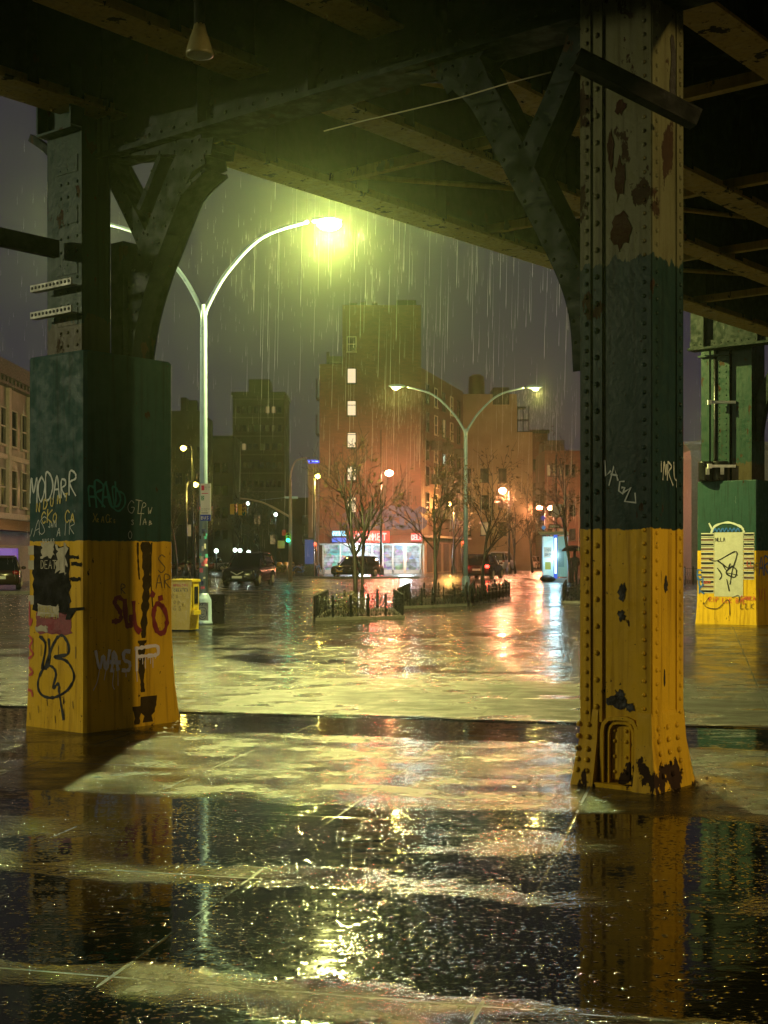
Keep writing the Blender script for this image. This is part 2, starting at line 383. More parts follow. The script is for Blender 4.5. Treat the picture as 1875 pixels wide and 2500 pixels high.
# road crossing behind the tree pits, 4 mm sheet over the ground
rd = MB(); rd.quad((-80, 60, .004), (60, 47, .004), (60, 88, .004), (-80, 100, .004))
tag(rd.build("road", m_road, fix=False), kind='structure')
rd = MB(); rd.quad((5.0, 86, .008), (13, 84, .008), (60, 330, .008), (32, 330, .008))
tag(rd.build("side_road", m_road, fix=False), kind='structure')
ln = MB()
m_line = M("worn road paint", (.5, .42, .15), .4, var=.5, sc=1.5)
ln.quad((-60, 64.2, .012), (-1, 58.7, .012), (-1, 58.85, .012), (-60, 64.35, .012))
ln.quad((2, 58.4, .012), (40, 54.9, .012), (40, 55.05, .012), (2, 58.55, .012))
tag(ln.build("road_marking", m_line, fix=False), kind='structure')
kb = MB()
for (a, b, w, hh) in (((-80, 101), (2.5, 92.8), .2, .14), ((-80, 59.4), (-8, 53.0), .2, .13)):
    a = Vector(a); b = Vector(b); d = (b-a).normalized(); n = Vector((-d.y, d.x))*w
    kb.add([(*a, 0), (*b, 0), (*(b+n), 0), (*(a+n), 0), (*a, hh), (*b, hh), (*(b+n), hh), (*(a+n), hh)],
           [(0,3,2,1),(4,5,6,7),(0,1,5,4),(1,2,6,5),(2,3,7,6),(3,0,4,7)])
tag(kb.build("kerb", m_conc), kind='structure')
# shallow step of the paving where the gutter puddle collects
th = .2356; dq = Vector((math.sin(th), math.cos(th))); dp = Vector((math.cos(th), -math.sin(th)))
st = MB()
A = dq*12.05; 
for k in range(60):
    u0, u1 = -9+k*.3, -9+(k+1)*.3
    e = lambda u: .05*math.sin(u*1.7)+.03*math.sin(u*4.1+1)
    p0, p1 = A+dp*u0+dq*e(u0), A+dp*u1+dq*e(u1); q0, q1 = p0+dq*.18, p1+dq*.18
    st.add([(*p0, .001), (*p1, .001), (*p1, .012), (*p0, .012), (*q1, .005), (*q0, .005)], [(0,1,2,3), (3,2,4,5)])
tag(st.build("paving_step", m_ground), kind='structure')

# ================================================================== elevated railway
RC = Vector((1.646, 8.81)); PHI = math.atan2(-.631, .776)
ua = Vector((math.cos(PHI), math.sin(PHI))); ub = Vector((-math.sin(PHI), math.cos(PHI)))
def ab2w(a, b): return RC+ua*a+ub*b
def w2ab(x, y): r = Vector((x, y))-RC; return r.dot(ua), r.dot(ub)
def pix_b(px, py, b0=0.):                 # photo pixel on the plane b=b0 -> (a, z)
    k = (px-937.5)/F; d = (b0+RC.dot(ub))/(k*ub.x+ub.y)
    a, _ = w2ab(k*d, d); return (a, CH+(HZ-py)/F*d)
def S6(p): return (p[0]*1.1302, p[1]*1.1302)   # pixel read from the 1659-wide view
via = thing("elevated_railway", "dark riveted steel elevated railway deck spanning overhead on painted columns", "viaduct", (RC.x, RC.y, 0), PHI)
# deck with sleepers
m = MB(); m.box(-5.7, 9, -14, 46, 6.78, 7.0)
for k in range(100): m.box(-5.6, 8.9, -13.8+k*.6, -13.55+k*.6, 6.62, 6.775)
m.build("deck", m_dark, via)
STR = (-5.25, -3.45, -2.05, -.05, 1.7, 3.3, 5.0)
def girder(a, z0, z1, b0, b1, fw, par, name):
    w = MB(); w.box(a-.012, a+.012, b0, b1, z0+.03, z1)
    k = b0+.4
    while k < b1:
        w.box(a-fw*.4, a-.013, k, k+.02, z0+.035, z1-.02); w.box(a+.013, a+fw*.4, k, k+.02, z0+.035, z1-.02); k += 1.45
    o = w.build(name, m_steel, par)
    fl = MB(); fl.box(a-fw/2, a+fw/2, b0, b1, z0, z0+.028)
    fl.box(a-fw*.32, a-.013, b0, b1, z0+.029, z0+.045); fl.box(a+.013, a+fw*.32, b0, b1, z0+.029, z0+.045)
    fl.box(a-.03, a-.013, b0, b1, z0+.046, z0+.16); fl.box(a+.013, a+.03, b0, b1, z0+.046, z0+.16)
    k = b0+.1
    while k < min(b1, 15):
        for s_ in (-1, 1):
            fl.rivet((a+s_*fw*.38, k, z0), (0, 0, -1), .017); fl.rivet((a+s_*.032, k, z0+.1), (s_, 0, 0), .016)
        k += .3
    fl.build("flange", m_flange, o); return o
for a in STR: girder(a, 5.45, 6.62, -13, 45, .34 if a > -5 else .42, via, "stringer")
def cross(b, a0, a1, z0, z1, fw=.36):
    w = MB(); w.box(a0, a1, b-.015, b+.015, z0+.04, z1)
    k = a0+.35
    while k < a1:
        w.box(k, k+.025, b-fw*.42, b-.016, z0+.05, z1-.05); w.box(k, k+.025, b+.016, b+fw*.42, z0+.05, z1-.05)
        for j in range(5): w.rivet((k+.05, b-.016, z0+.25+j*.22), (0, -1, 0), .017)
        k += 1.25
    o = w.build("cross_girder", m_steel, via)
    fl = MB(); fl.box(a0, a1, b-fw/2, b+fw/2, z0, z0+.035); fl.box(a0, a1, b-fw/2+.02, b-.017, z0+.036, z0+.055)
    fl.box(a0, a1, b-.05, b-.017, z0+.056, z0+.2); fl.box(a0, a1, b+.017, b+.05, z0+.056, z0+.2)
    k = a0+.1
    while k < a1: fl.rivet((k, b-.051, z0+.13), (0, -1, 0), .018); k += .16
    fl.build("flange", m_steel, o)
    return o
cross(-.05, -5.6, -.26, 5.08, 6.6); cross(-.05, .26, 8.5, 5.08, 6.6)
cross(19.6, -9.2, 3, 6.1, 7.6)
for b in [2.9*i for i in range(-4, 14) if i not in (0,)]:
    m = MB(); m.box(-5.2, 5, b-.05, b+.05, 5.52, 5.535); m.box(-5.2, 5, b-.05, b-.035, 5.536, 5.62); m.build("lateral_strut", m_flange, via)
for i, b in enumerate((1.5, 4.3, 7.2, 10.1)):
    m = MB(); a0, a1 = (-5.2, -3.5) if i % 2 else (-3.4, -2.1)
    m.tube([(a0, b-1.2, 5.66), (a1, b+1.2, 5.66)], .03, 6); m.build("lateral_strut", m_flange, via)
# cable slung below the girder
m = MB(); pa = [pix_b(*S6(p), -.3) for p in ((700, 283), (770, 265), (900, 234), (990, 212), (1090, 182), (1190, 156))]
m.tube([(a, -.3, z) for a, z in pa], .005, 6); m.build("cable", M("pale cable", (.5, .42, .25), .4), via)
# hanging pipe with bell shaped lamp that is off
lp = pw(487, 118, 8.2)
t = thing("pendant_lamp", "unlit bell-shaped lamp hanging on a pipe under the railway deck", "lamp", (lp.x, lp.y, 0))
m = MB(); m.tube([(0, 0, lp.z+.04), (0, 0, 6.6)], .035, 8); m.build("stem", m_dark, t)
m = MB(); m.lathe([(.03, lp.z+.16), (.045, lp.z+.10), (.06, lp.z+.06), (.085, lp.z-.03), (.085, lp.z-.045), (.07, lp.z-.045)], 18)
m.build("shade", M("dirty enamel", (.20, .17, .07), .4), t)

# ---------------------------------------------------------------- knee braces (plates in the plane of the cross girder)
def f_b(b0): return lambda u, v, w: (u, b0+w, v)
def brace(par, lines, off, name='knee_brace', mat=None):
    """lines: list of (points in 1659-view pixels, widths in metres); off: (a,b) of par"""
    m = MB()
    for pts, wd in lines:
        P = [pix_b(*S6(p), -.12) for p in pts]; P = [(a-off[0], z) for a, z in P]
        Q = smooth(P, 5); n = len(Q)
        ws = [wd[0]+(wd[1]-wd[0])*i/(n-1) for i in range(n)] if hasattr(wd, '__len__') else [wd]*n
        m.strip(Q, [x*.35 for x in ws], f_b(-.12-off[1]), .24)
        m.strip(Q, ws, f_b(-.132-off[1]), .011); m.strip(Q, ws, f_b(.121-off[1]), .011)
        acc = 0.; Q = [Vector(p) for p in Q]
        for i in range(1, n):
            acc += (Q[i]-Q[i-1]).length
            if acc > .13:
                acc = 0.; d = (Q[i]-Q[i-1]).normalized(); k = Vector((-d.y, d.x))*ws[i]*.34
                for s_ in (-1, 1): m.rivet((Q[i].x+k.x*s_, -.132-off[1], Q[i].y+k.y*s_), (0, -1, 0), .015)
    return m.build(name, mat or m_steel, par)
colR = thing("steel_column", "tall riveted steel column with chipped yellow base, faded tan paint high up and niche at its foot", "column", (RC.x, RC.y, 0), PHI, "columns carrying the elevated railway")
# shaft built of plates and angles
m = MB(); Z0, Z1 = .42, 6.6
m.box(-.219, .219, -.203, .165, Z0, Z1)
m.box(-.25, -.105, -.22, -.166, Z0, Z1); m.box(-.25, -.22, -.165, .165, Z0, Z1); m.box(-.25, -.105, .166, .22, Z0, Z1)
m.box(.145, .25, -.22, -.166, Z0, Z1); m.box(.22, .25, -.165, .165, Z0, Z1); m.box(.145, .25, .166, .22, Z0, Z1)
m.box(-.262, -.251, -.232, -.15, Z0, Z1); m.box(-.25, -.185, -.232, -.221, Z0, Z1)          # outer angle on the far corner
m.box(.251, .258, -.215, -.10, Z0, Z1); m.box(.251, .258, .12, .215, Z0, Z1)
z = Z0+.06; i = 0
while z < Z1:
    m.rivet((-.215, -.233, z), (0, -1, 0), .017)
    if i % 2 == 0: m.rivet((-.145, -.221, z+.04), (0, -1, 0), .021)
    m.rivet((.20, -.221, z+.05), (0, -1, 0), .015)
    m.rivet((.259, -.16, z+.03), (1, 0, 0), .016); m.rivet((.259, .17, z), (1, 0, 0), .018)
    z += .088; i += 1
m.build("shaft", m_colR, colR)
# flared foot with arched niche plates
m = MB()
def flare(zs, k=1.):
    for (z0, e0), (z1, e1) in zip(zs, zs[1:]):
        m.frustum((-.25-e0, -.13-e0*.3, -.22-e0*.8, .22+e0), (-.25-e1, -.13-e1*.3, -.22-e1*.8, .22+e1), z0, z1)
        m.frustum((.16-e0*.2, .25+e0, -.22-e0, .22+e0), (.16-e1*.2, .25+e1, -.22-e1, .22+e1), z0, z1)
flare([(0, .064), (.06, .054), (.30, .018), (.47, .008), (.50, .004)])
m.box(-.12, .15, -.16, .2, 0, .46)
m.box(-.29, .295, -.26, .27, 0, .028)
for z in (.1, .17, .24, .32, .4):
    for y in (-.15, -.02, .11): m.rivet((.25+.064*(1-z/.5)**1.5+.008, y, z), (.95, 0, .25), .02)
    for x in (-.27, -.2): m.rivet((x, -.228-.046*(1-z/.5)**1.5, z), (0, -.95, .25), .02)
m.build("foot", m_colR, colR)
m = MB()
arch = [(-.105+.0, .03)]+[(-.105, .36), (-.095, .41), (-.06, .445), (.0, .455), (.075, .455), (.12, .44), (.142, .40), (.145, .36), (.145, .03)]
P = [Vector(p) for p in arch]
m.strip(P, .026, lambda u, v, w: (u, -.225+w, v), .06)
m.strip([(p.x*.72+.006, p.y*.93) for p in P], .018, lambda u, v, w: (u, -.205+w, v), .045)
m.box(-.055, .075, -.178, -.166, .05, .40)
for z in (.1, .2, .3, .37):
    for x in (-.035, .05): m.rivet((x, -.179, z), (0, -1, 0), .014)
m.build("niche_plate", m_colR, colR)
brace(colR, [([(1262, 800), (1256, 690), (1236, 605), (1195, 510), (1140, 400), (1085, 290), (1040, 205), (1000, 165)], (.16, .24)),
             ([(1128, 372), (1158, 300), (1200, 205), (1238, 110), (1250, 60)], (.17, .15)),
             ([(1040, 205), (1012, 150), (975, 125), (920, 108)], (.2, .3)), ([(985, 190), (960, 150), (900, 135), (800, 150)], (.16, .16)),
             ([(1010, 140), (1045, 92), (1120, 60), (1215, 36), (1252, 30)], (.14, .14))], (0, 0))
# channel strapped across the column
fu = lambda p: Vector((*w2ab(p.x, p.y), p.z))
c0, c1 = fu(pw(1405, 143, 8.16)), fu(pw(1700, 292, 8.30))
m = MB(); dd = (c1-c0).normalized(); up = Vector((0, 0, 1)); sd = dd.cross(up).normalized(); up = sd.cross(dd)
for (w0, w1, h0, h1) in ((-.05, .05, .04, .055), (-.05, .05, -.055, -.04), (.04, .05, -.039, .039)):
    vs = [p+sd*w+up*h for p in (c0, c1) for w, h in ((w0, h0), (w1, h0), (w1, h1), (w0, h1))]
    m.add(vs, [(0,1,2,3),(7,6,5,4),(0,4,5,1),(1,5,6,2),(2,6,7,3),(3,7,4,0)])
m.build("channel_bar", m_dark, colR)
# scratched paint tags on it and large flakes of lost paint
fR1 = lambda u, v, w: (-.25+u, -.204-w, v); fR1b = lambda u, v, w: (-.25+u, -.221-w, v); fR2 = lambda u, v, w: (.251+w, -.22+u, v)
graffiti(colR, fR1, [[(.155, 2.13), (.165, 2.03), (.20, 2.06)], [(.19, 1.97), (.225, 2.09), (.255, 2.0)], [(.205, 2.04), (.25, 2.03)],
                     [(.30, 1.99), (.27, 1.99), (.262, 1.93), (.29, 1.91), (.305, 1.95), (.285, 1.95)],
                     [(.30, 1.92), (.35, 1.95), (.305, 1.86), (.385, 1.85), (.38, 1.91)]], .013, m_sil, False)
graffiti(colR, fR2, [[(.06, 2.0), (.09, 2.16), (.08, 2.02), (.12, 2.12), (.13, 2.05)], [(.15, 2.0), (.17, 2.12), (.19, 2.03), (.2, 2.1)],
                     [(.22, 2.12), (.21, 2.0)], [(.22, 2.12), (.27, 2.09), (.23, 2.05), (.29, 1.97)], [(.3, 2.12), (.31, 2.02), (.36, 2.0)], [(.35, 2.1), (.34, 1.96)]], .011, m_sil)
m_flake = M("bare rusty steel", (.016, .011, .008), .75, sc=12, bump=.5); m_rustred = M("red primer", (.040, .014, .008), .85, spec=.1)
def flake(f3, u, v, w, h, seed, mat, name='paint_flake'):
    r = random.Random(seed); n = 18
    blob(colR, f3, [(u+math.cos(2*math.pi*i/n)*w*r.uniform(.45, 1), v+math.sin(2*math.pi*i/n)*h*r.uniform(.5, 1)) for i in range(n)], mat, name)
flake(fR1, .285, 1.27, .038, .085, 1, m_flake); flake(fR1, .28, 1.12, .034, .05, 2, m_flake); flake(fR1, .25, .56, .11, .055, 3, m_flake); flake(fR1, .345, .53, .045, .04, 4, m_flake)
flake(fR1, .27, .60, .05, .05, 14, m_flake)
flake(fR2, .11, 1.36, .03, .09, 5, m_flake); flake(fR2, .2, 1.32, .03, .07, 6, m_flake); flake(fR2, .05, 1.40, .02, .03, 7, m_flake); flake(fR2, .18, .72, .015, .07, 8, m_flake)
flake(fR1, .28, 3.62, .11, .16, 9, m_rustred); flake(fR1, .27, 3.95, .05, .17, 10, m_rustred); flake(fR1, .2, 4.15, .03, .16, 11, m_rustred); flake(fR1, .27, 4.42, .06, .06, 12, m_rustred)
flake(fR2, .3, 4.7, .06, .35, 13, m_flake)

# ---------------------------------------------------------------- column in its casing, left of the picture
def casing(label, loc, wa, wb, H, group, flare_=.09):
    t = thing("steel_column", label, "column", loc, PHI, group)
    m = MB(); x0, x1, y0, y1 = -wa/2, wa/2, -wb/2, wb/2
    bev = .025
    def sect(e): 
        return [(x0-e*.3+bev, y0-e*.2), (x1+e*.2-bev, y0-e*.2), (x1+e*.2, y0-e*.2+bev), (x1+e*.2, y1+e-bev), (x1+e*.2-bev, y1+e), (x0-e*.3+bev, y1+e), (x0-e*.3, y1+e-bev), (x0-e*.3, y0-e*.2+bev)]
    lv = [(0, flare_), (.12, flare_*.75), (.35, flare_*.35), (.7, flare_*.08), (.9, 0), (1.62, 0), (1.64, -.004), (H-.02, -.004), (H, -.03)]
    vs = []; fs = []
    for z, e in lv: vs += [(x, y, z) for x, y in sect(e)]
    for i in range(len(lv)-1): fs += [(i*8+k, i*8+(k+1) % 8, (i+1)*8+(k+1) % 8, (i+1)*8+k) for k in range(8)]
    fs += [tuple(reversed(range(8))), tuple(range((len(lv)-1)*8, len(lv)*8))]
    m.add(vs, fs); m.build("casing", m_box, t)
    return t
LC = Vector((-2.542, 11.98)); la, lb = w2ab(*LC)
colL = casing("graffiti-covered steel column in a wide yellow and green casing, tagged WASP", (LC.x, LC.y, 0), .80, 1.0, 3.27, "columns carrying the elevated railway")
def hshaft(t, x0, x1, y0, y1, z0, z1):
    m = MB(); m.box(x0, x1, y0, y0+.03, z0, z1); m.box(x0, x1, y1-.03, y1, z0, z1); m.box((x0+x1)/2-.1, (x0+x1)/2+.1, y0+.031, y1-.031, z0, z1)
    m.box(x1-.03, x1, y0+.031, y1-.031, z0, z1-.9)
    z = z0+.1
    while z < z1-.6:
        for x in (x0+.2, x0+.3, x1-.06): m.rivet((x, y0-.0, z), (0, -1, 0), .016)
        z += .12
    m.box(x0, x1, y0-.12, y0-.001, z1-.35, z1-.33); m.box(x0, x0+.02, y0-.12, y0-.001, z1-.32, z1+.2)
    m.box(x1-.02, x1, y0-.12, y0-.001, z1-.32, z1+.2)
    for k in (.0, .45, .9, 1.35): m.box(x0+.15, x1-.05, y0-.008, y0-.001, z1-.7-k, z1-.55-k)
    return m.build("shaft", m_shaft, t)
hshaft(colL, -.39, .10, -.30, .02, 3.27, 5.6)
m = MB(); m.box(.13, .30, .0, .34, 3.2, 4.3); m.build("stiffener", m_steel, colL)
offL = (la, lb)
brace(colL, [([(262, 800), (278, 690), (305, 590), (333, 516), (368, 425), (402, 350), (440, 322)], (.26, .27)),
             ([(318, 545), (300, 500), (264, 426), (236, 370), (225, 345)], (.15, .13)), ([(300, 452), (322, 400), (347, 335)], (.055, .05)),
             ([(225, 330), (300, 322), (380, 318), (460, 316)], (.10, .14)), ([(350, 500), (392, 420), (445, 366)], (.035, .035))], offL)
m = MB()
def strut_bar(z, dz):
    m.box(-.50, .06, -.46, -.44, z, z+.075)
    for k in range(10): m.lathe([(.018, -.464), (.018, -.4601)], 8, (-.46+k*.055, 0, z+.037), 'y')
for z in (3.62, 3.86):
    q = MB(); q.box(-.41, .17, -.47, -.455, z, z+.06); q.box(-.41, .17, -.455, -.40, z, z+.008)
    o = q.build("slotted_strut", M("dull galvanised", (.22, .22, .18), .5, .3), colL)
    q = MB()
    for k in range(11): q.lathe([(.014, -.4745), (.014, -.4705)], 8, (-.38+k*.052, 0, z+.032), 'y')
    q.build("slot", m_blk, o)
m = MB(); m.box(-.2, -.12, -3.2, -.37, 4.15, 4.3); m.build("tie_bar", m_dark, colL)
# curved bracket out to the left
m = MB(); P = smooth([(-.38, 4.6), (-.55, 5.0), (-.8, 5.3), (-1.1, 5.5)], 5); m.strip(P, .07, lambda u, v, w: (u, .02+w, v), .06)
P = smooth([(-.38, 5.1), (-.6, 5.35), (-.9, 5.5)], 5); m.strip(P, .05, lambda u, v, w: (u, .02+w, v), .06); m.build("bracket", m_steel, colL)
def foot_e(v, fl):
    lv = [(0, 1.), (.12, .75), (.35, .35), (.7, .08), (.9, 0)]
    for (z0, e0), (z1, e1) in zip(lv, lv[1:]):
        if v <= z1: return .2*fl*(e0+(e1-e0)*(max(v, 0)-z0)/(z1-z0))
    return 0.
fL1 = lambda u, v, w: (-.40+u, -.50-w-foot_e(v, .09), v); fL2 = lambda u, v, w: (.40+w+foot_e(v, .09), -.50+u, v)
def fl1l(u, v, w): return (-.40+u, -.519-w, v)
graffiti(colL, fL1, text("MODARR", .03, 1.98, .19, .112, .09, .05, .25, .75), .017, m_sil)
graffiti(colL, fL1, text("NDUNT", .13, 1.90, .075, .10, .22, .1, .35), .012, m_yel2)
graffiti(colL, fL1, text("CKO CA", .20, 1.80, .085, .082, 0, .1, .35), .012, m_yel2)
graffiti(colL, fL1, text("JAS", .02, 1.68, .13, .07, .1, .2, .5)+text("AIR", .42, 1.68, .10, .085, .1, .1, .3)+text("JAN", .3, 1.76, .05, .04, 0, 0, .3), .006, m_sil)
graffiti(colL, fL2, text("FRAUD", .05, 1.93, .17, .066, .03, -.1, .3, .8)+[[(.33, 2.08), (.42, 2.05), (.43, 1.96), (.36, 1.90), (.3, 1.93)]], .018, m_teal2)
graffiti(colL, fL2, text("XRACKS", .08, 1.80, .05, .045, 0, .1, .5), .006, m_yel2)
graffiti(colL, fL2, text("GTPW", .46, 1.88, .11, .08, .05, .1, .6)+text("STAB", .50, 1.78, .08, .07, .03, .1, .6)+text("O", .47, 1.66, .07), .006, m_sil)
graffiti(colL, fL2, [[(.40, 1.13), (.35, 1.15), (.32, 1.10), (.38, 1.02), (.38, .95), (.30, .94)], [(.43, 1.12), (.45, .92), (.50, .90), (.50, .98)],
                     [(.53, 1.10), (.55, .90), (.6, .84)], [(.86, 1.05), (.80, 1.08), (.76, .98), (.80, .84), (.88, .82), (.92, .93), (.88, 1.04), (.84, 1.07)]], .045, m_red)
graffiti(colL, fL2, [[(.84, 1.14), (.845, 1.12)], [(.74, 1.17), (.76, 1.16)]], .05, m_red, False)
graffiti(colL, fL2, [[(.11, .69), (.15, .54), (.19, .65), (.22, .53), (.26, .69)], [(.28, .51), (.31, .68), (.35, .52)], [(.27, .59), (.37, .58)],
                     [(.48, .67), (.42, .67), (.42, .60), (.48, .57), (.47, .51), (.40, .51)], [(.56, .70), (.56, .50)], [(.55, .69), (.68, .70), (.80, .70), (.81, .63), (.76, .62), (.66, .62), (.57, .62)]], .032, m_wht)
graffiti(colL, fL2, [[(.15, .53), (.12, .42), (.08, .36)], [(.22, .53), (.20, .44)], [(.31, .53), (.29, .40), (.31, .35)], [(.35, .52), (.35, .38)], [(.44, .5), (.44, .45)], [(.56, .5), (.565, .40)]]+
         [[(.6+.03*k, .62), (.6+.03*k, .62-.03-.04*(k % 3))] for k in range(7)], .007, m_wht)
graffiti(colL, fL2, text("S", .81, 1.36, .16)+text("AR", .79, 1.22, .12, .1)+text("R", .39, 1.18, .08), .008, M("dark marker", (.05, .035, .02), .5, bump=0))
# long ragged dark brown strips down the casing
m_brown = M("dark brown strip", (.045, .026, .008), .8, bump=0, spec=.1, var=.6, sc=14)
def brown_strip(u0, v0, v1, w, seed, k=26):
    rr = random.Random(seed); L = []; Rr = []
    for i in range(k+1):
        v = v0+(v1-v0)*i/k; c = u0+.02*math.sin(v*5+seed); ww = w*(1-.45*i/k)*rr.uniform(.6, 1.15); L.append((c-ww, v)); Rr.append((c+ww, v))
    blob(colL, fL2, L+Rr[::-1], m_brown, "dark_strip", .0015)
brown_strip(.665, 1.635, .78, .062, 1); brown_strip(.64, .76, .30, .045, 2); brown_strip(.60, 1.63, 1.30, .015, 3, 14); brown_strip(.75, 1.63, 1.05, .012, 4, 18); brown_strip(.70, .26, .03, .10, 5, 8); brown_strip(.56, .18, .02, .06, 6, 6)
m_post = M("torn dark poster", (.016, .014, .011), .8, spec=.1, var=.7, sc=9); m_pred = M("torn red poster", (.22, .025, .03), .5, var=.6, sc=9); m_pap = M("torn paper", (.42, .36, .24), .6, var=.4, sc=12)
def ragged(u0, u1, v0, v1, seed, j=.012):
    r = random.Random(seed); P = []
    for i in range(7): P.append((u0+(u1-u0)*i/7+r.uniform(-j, j), v0+r.uniform(-j, j)))
    for i in range(10): P.append((u1+r.uniform(-j, j), v0+(v1-v0)*i/10+r.uniform(-j, j)))
    for i in range(7): P.append((u1-(u1-u0)*i/7+r.uniform(-j, j), v1+r.uniform(-j, j)))
    for i in range(10): P.append((u0+r.uniform(-j, j), v1-(v1-v0)*i/10+r.uniform(-j, j)))
    return P
blob(colL, fL1, ragged(.08, .60, 1.02, 1.60, 1, .02), m_post, "poster", .003)
blob(colL, fL1, ragged(.12, .62, .83, 1.01, 2, .015), m_pred, "poster", .003)
blob(colL, fL1, ragged(.14, .44, .98, 1.08, 3, .015), m_pap, "poster", .0045); blob(colL, fL1, ragged(.20, .37, 1.50, 1.63, 4, .02), m_pap, "poster", .0045)
blob(colL, fL1, ragged(.42, .55, 1.36, 1.60, 5, .03), m_pap, "poster", .0045); blob(colL, fL1, ragged(.12, .28, .84, .89, 6, .015), m_pap, "poster", .0045)
graffiti(colL, fL1, text("DEATH", .20, 1.40, .07, .055), .008, m_pap, False, "lettering", .006)
graffiti(colL, fL1, text("REBEL", .17, 1.02, .045, .045)+text("NIGHT 21", .19, .965, .035, .032), .007, m_yel2, False, "lettering", .007)
blob(colL, fL1, [(.58, 1.06), (.80, 1.075), (.80, 1.05), (.68, 1.04), (.60, .96), (.54, .96)], m_post, "poster", .006)
for k, (u, v) in enumerate(((.64, 1.50), (.68, 1.44), (.66, 1.31))): blob(colL, fL1, ragged(u-.06, u+.08, v-.015, v+.015, 20+k, .008), m_post, "poster", .004)
graffiti(colL, fL1, [[(.20, .80), (.26, .72), (.21, .52)], [(.18, .80), (.26, .75)], [(.30, .78), (.32, .60), (.27, .52)],
                     [(.42, .80), (.50, .82), (.58, .74), (.56, .66), (.38, .63), (.56, .60), (.66, .48), (.58, .36), (.40, .28), (.24, .28), (.16, .34), (.17, .44), (.26, .54), (.36, .54), (.41, .48), (.37, .36), (.44, .40), (.46, .36)],
                     [(.42, .80), (.34, .70), (.25, .52)], [(.45, .36), (.49, .22), (.53, .10)]], .026, m_blk)
graffiti(colL, fL1, [[(.02, .80), (.07, .76), (.03, .70), (.08, .64), (.02, .60)], [(.03, .52), (.08, .48), (.03, .45)], [(.02, .32), (.07, .31), (.08, .27)], [(.03, 1.10), (.03, .9), (.06, .95)]], .022, m_red2)
for u, v in ((.03, 1.56), (.03, 1.43), (.03, 1.12)): plate(colL, fL1, u-.02, u+.06, v-.04, v+.04, m_pap, "sticker")
for i in range(6):
    u = .05+.12*i; graffiti(colL, fL1, [[(u, .12+.07*(i % 3)), (u+.01, .06+.07*(i % 3))], [(u+.03, .78-.05*(i % 2)), (u+.03, .68-.05*(i % 2))]], .006, m_blk, name='scratch')
# lettering on posters of the casing top
graffiti(colL, fL1, text("NASA3", .22, 1.62, .04, .035), .005, m_sil)

# ---------------------------------------------------------------- far column at the right edge
FRC = pg(1848, 1527); fa, fb_ = w2ab(FRC.x, FRC.y); frc = ab2w(fa-.71, fb_+.6)
colF = casing("distant steel column in a casing with a striped white panel, behind the riveted column", (frc.x, frc.y, 0), 1.42, 1.2, 3.2, "columns carrying the elevated railway", .14)
m = MB(); m.box(-.66, .02, -.5, -.47, 3.2, 6.6); m.box(-.3, -.1, -.469, .3, 3.2, 6.6); m.box(-.66, .02, .3, .33, 3.2, 6.6); m.box(-.64, -.45, -.53, -.501, 3.2, 6.6)
m.box(-.68, .06, -.62, -.501, 6.0, 6.04); m.box(-.3, -.25, -.6, -.501, 6.05, 6.6)
z = 3.3
while z < 6:
    for x in (-.36, -.22, -.06): m.rivet((x, -.501, z), (0, -1, 0), .018)
    z += .13
m.box(.03, .5, -.4, .3, 3.2, 6.6)
m.build("shaft", m_shaft, colF)
m = MB(); P = smooth([(.45, 4.1), (.6, 4.9), (1.0, 5.6), (1.7, 6.1)], 5); m.strip(P, [.3]*len(P), lambda u, v, w: (u, -.2+w, v), .2); m.build("knee_brace", m_steel, colF)
fF = lambda u, v, w: (-.71+u, -.60-w-foot_e(v, .14), v)
plate(colF, fF, .42, 1.10, .62, 2.05, M("peeling white panel", (.46, .44, .36), .5, var=.25, sc=8), "white_panel", .004)
for k in range(13):
    z = 1.95-k*.105
    plate(colF, fF, .10, .41, z, z+.09, M("panel cream", (.48, .45, .37), .5), "panel_stripe", .004)
    plate(colF, fF, .10, .40, z+.02, z+.065, (m_blk, M("panel brown", (.10, .04, .03), .5))[k % 2], "panel_stripe", .007)
    if k < 10:
        plate(colF, fF, 1.11, 1.36, z, z+.09, M("panel cream", (.48, .45, .37), .5), "panel_stripe", .004)
        plate(colF, fF, 1.12, 1.35, z+.02, z+.065, (m_blk, M("panel brown", (.10, .04, .03), .5))[k % 2], "panel_stripe", .007)
graffiti(colF, fF, [[(.30, 1.45), (.50, 1.42), (.95, 1.62), (.85, 1.2), (.80, .9)], [(.5, 1.42), (.75, 1.25)], [(.62, 1.35), (.72, 1.2), (.8, 1.35)], [(.85, 1.3), (.7, 1.15), (.9, 1.05), (.95, 1.2), (.85, 1.3)],
                    [(.5, 1.25), (.6, 1.1), (.55, 1.0)], [(.72, 1.0), (.78, .75)]], .03, m_blk, lift=.009)
graffiti(colF, fF, [[(.72, 1.15), (.98, 1.1)], [(.3, .6), (.2, .4), (.5, .35), (.75, .55), (.8, .2)], [(.85, .6), (1.0, .65), (1.02, .5)]], .014, m_blk, lift=.009)
graffiti(colF, fF, text("EUK", .02, 1.0, .2, .02, -8.), .03, m_blu, lift=.009)
graffiti(colF, fF, [[(.35, 2.05), (.45, 2.2), (.75, 2.27), (1.05, 2.17), (1.12, 2.05)], [(.3, 2.25), (.38, 2.1)]], .045, m_sil, lift=.009)
graffiti(colF, fF, [[(.4+.09*k, 2.07), (.44+.09*k, 2.14), (.48+.09*k, 2.07)] for k in range(7)], .03, m_blu, lift=.009)
graffiti(colF, fF, text("RIP LLK BYE", .3, .50, .10, .08, -.03)+text("SANKA", 1.05, .55, .09, .07)+text("LL", 1.2, 1.3, .12, .08)+text("SOCK", .15, .9, .06, .05), .012, m_red2, lift=.009)
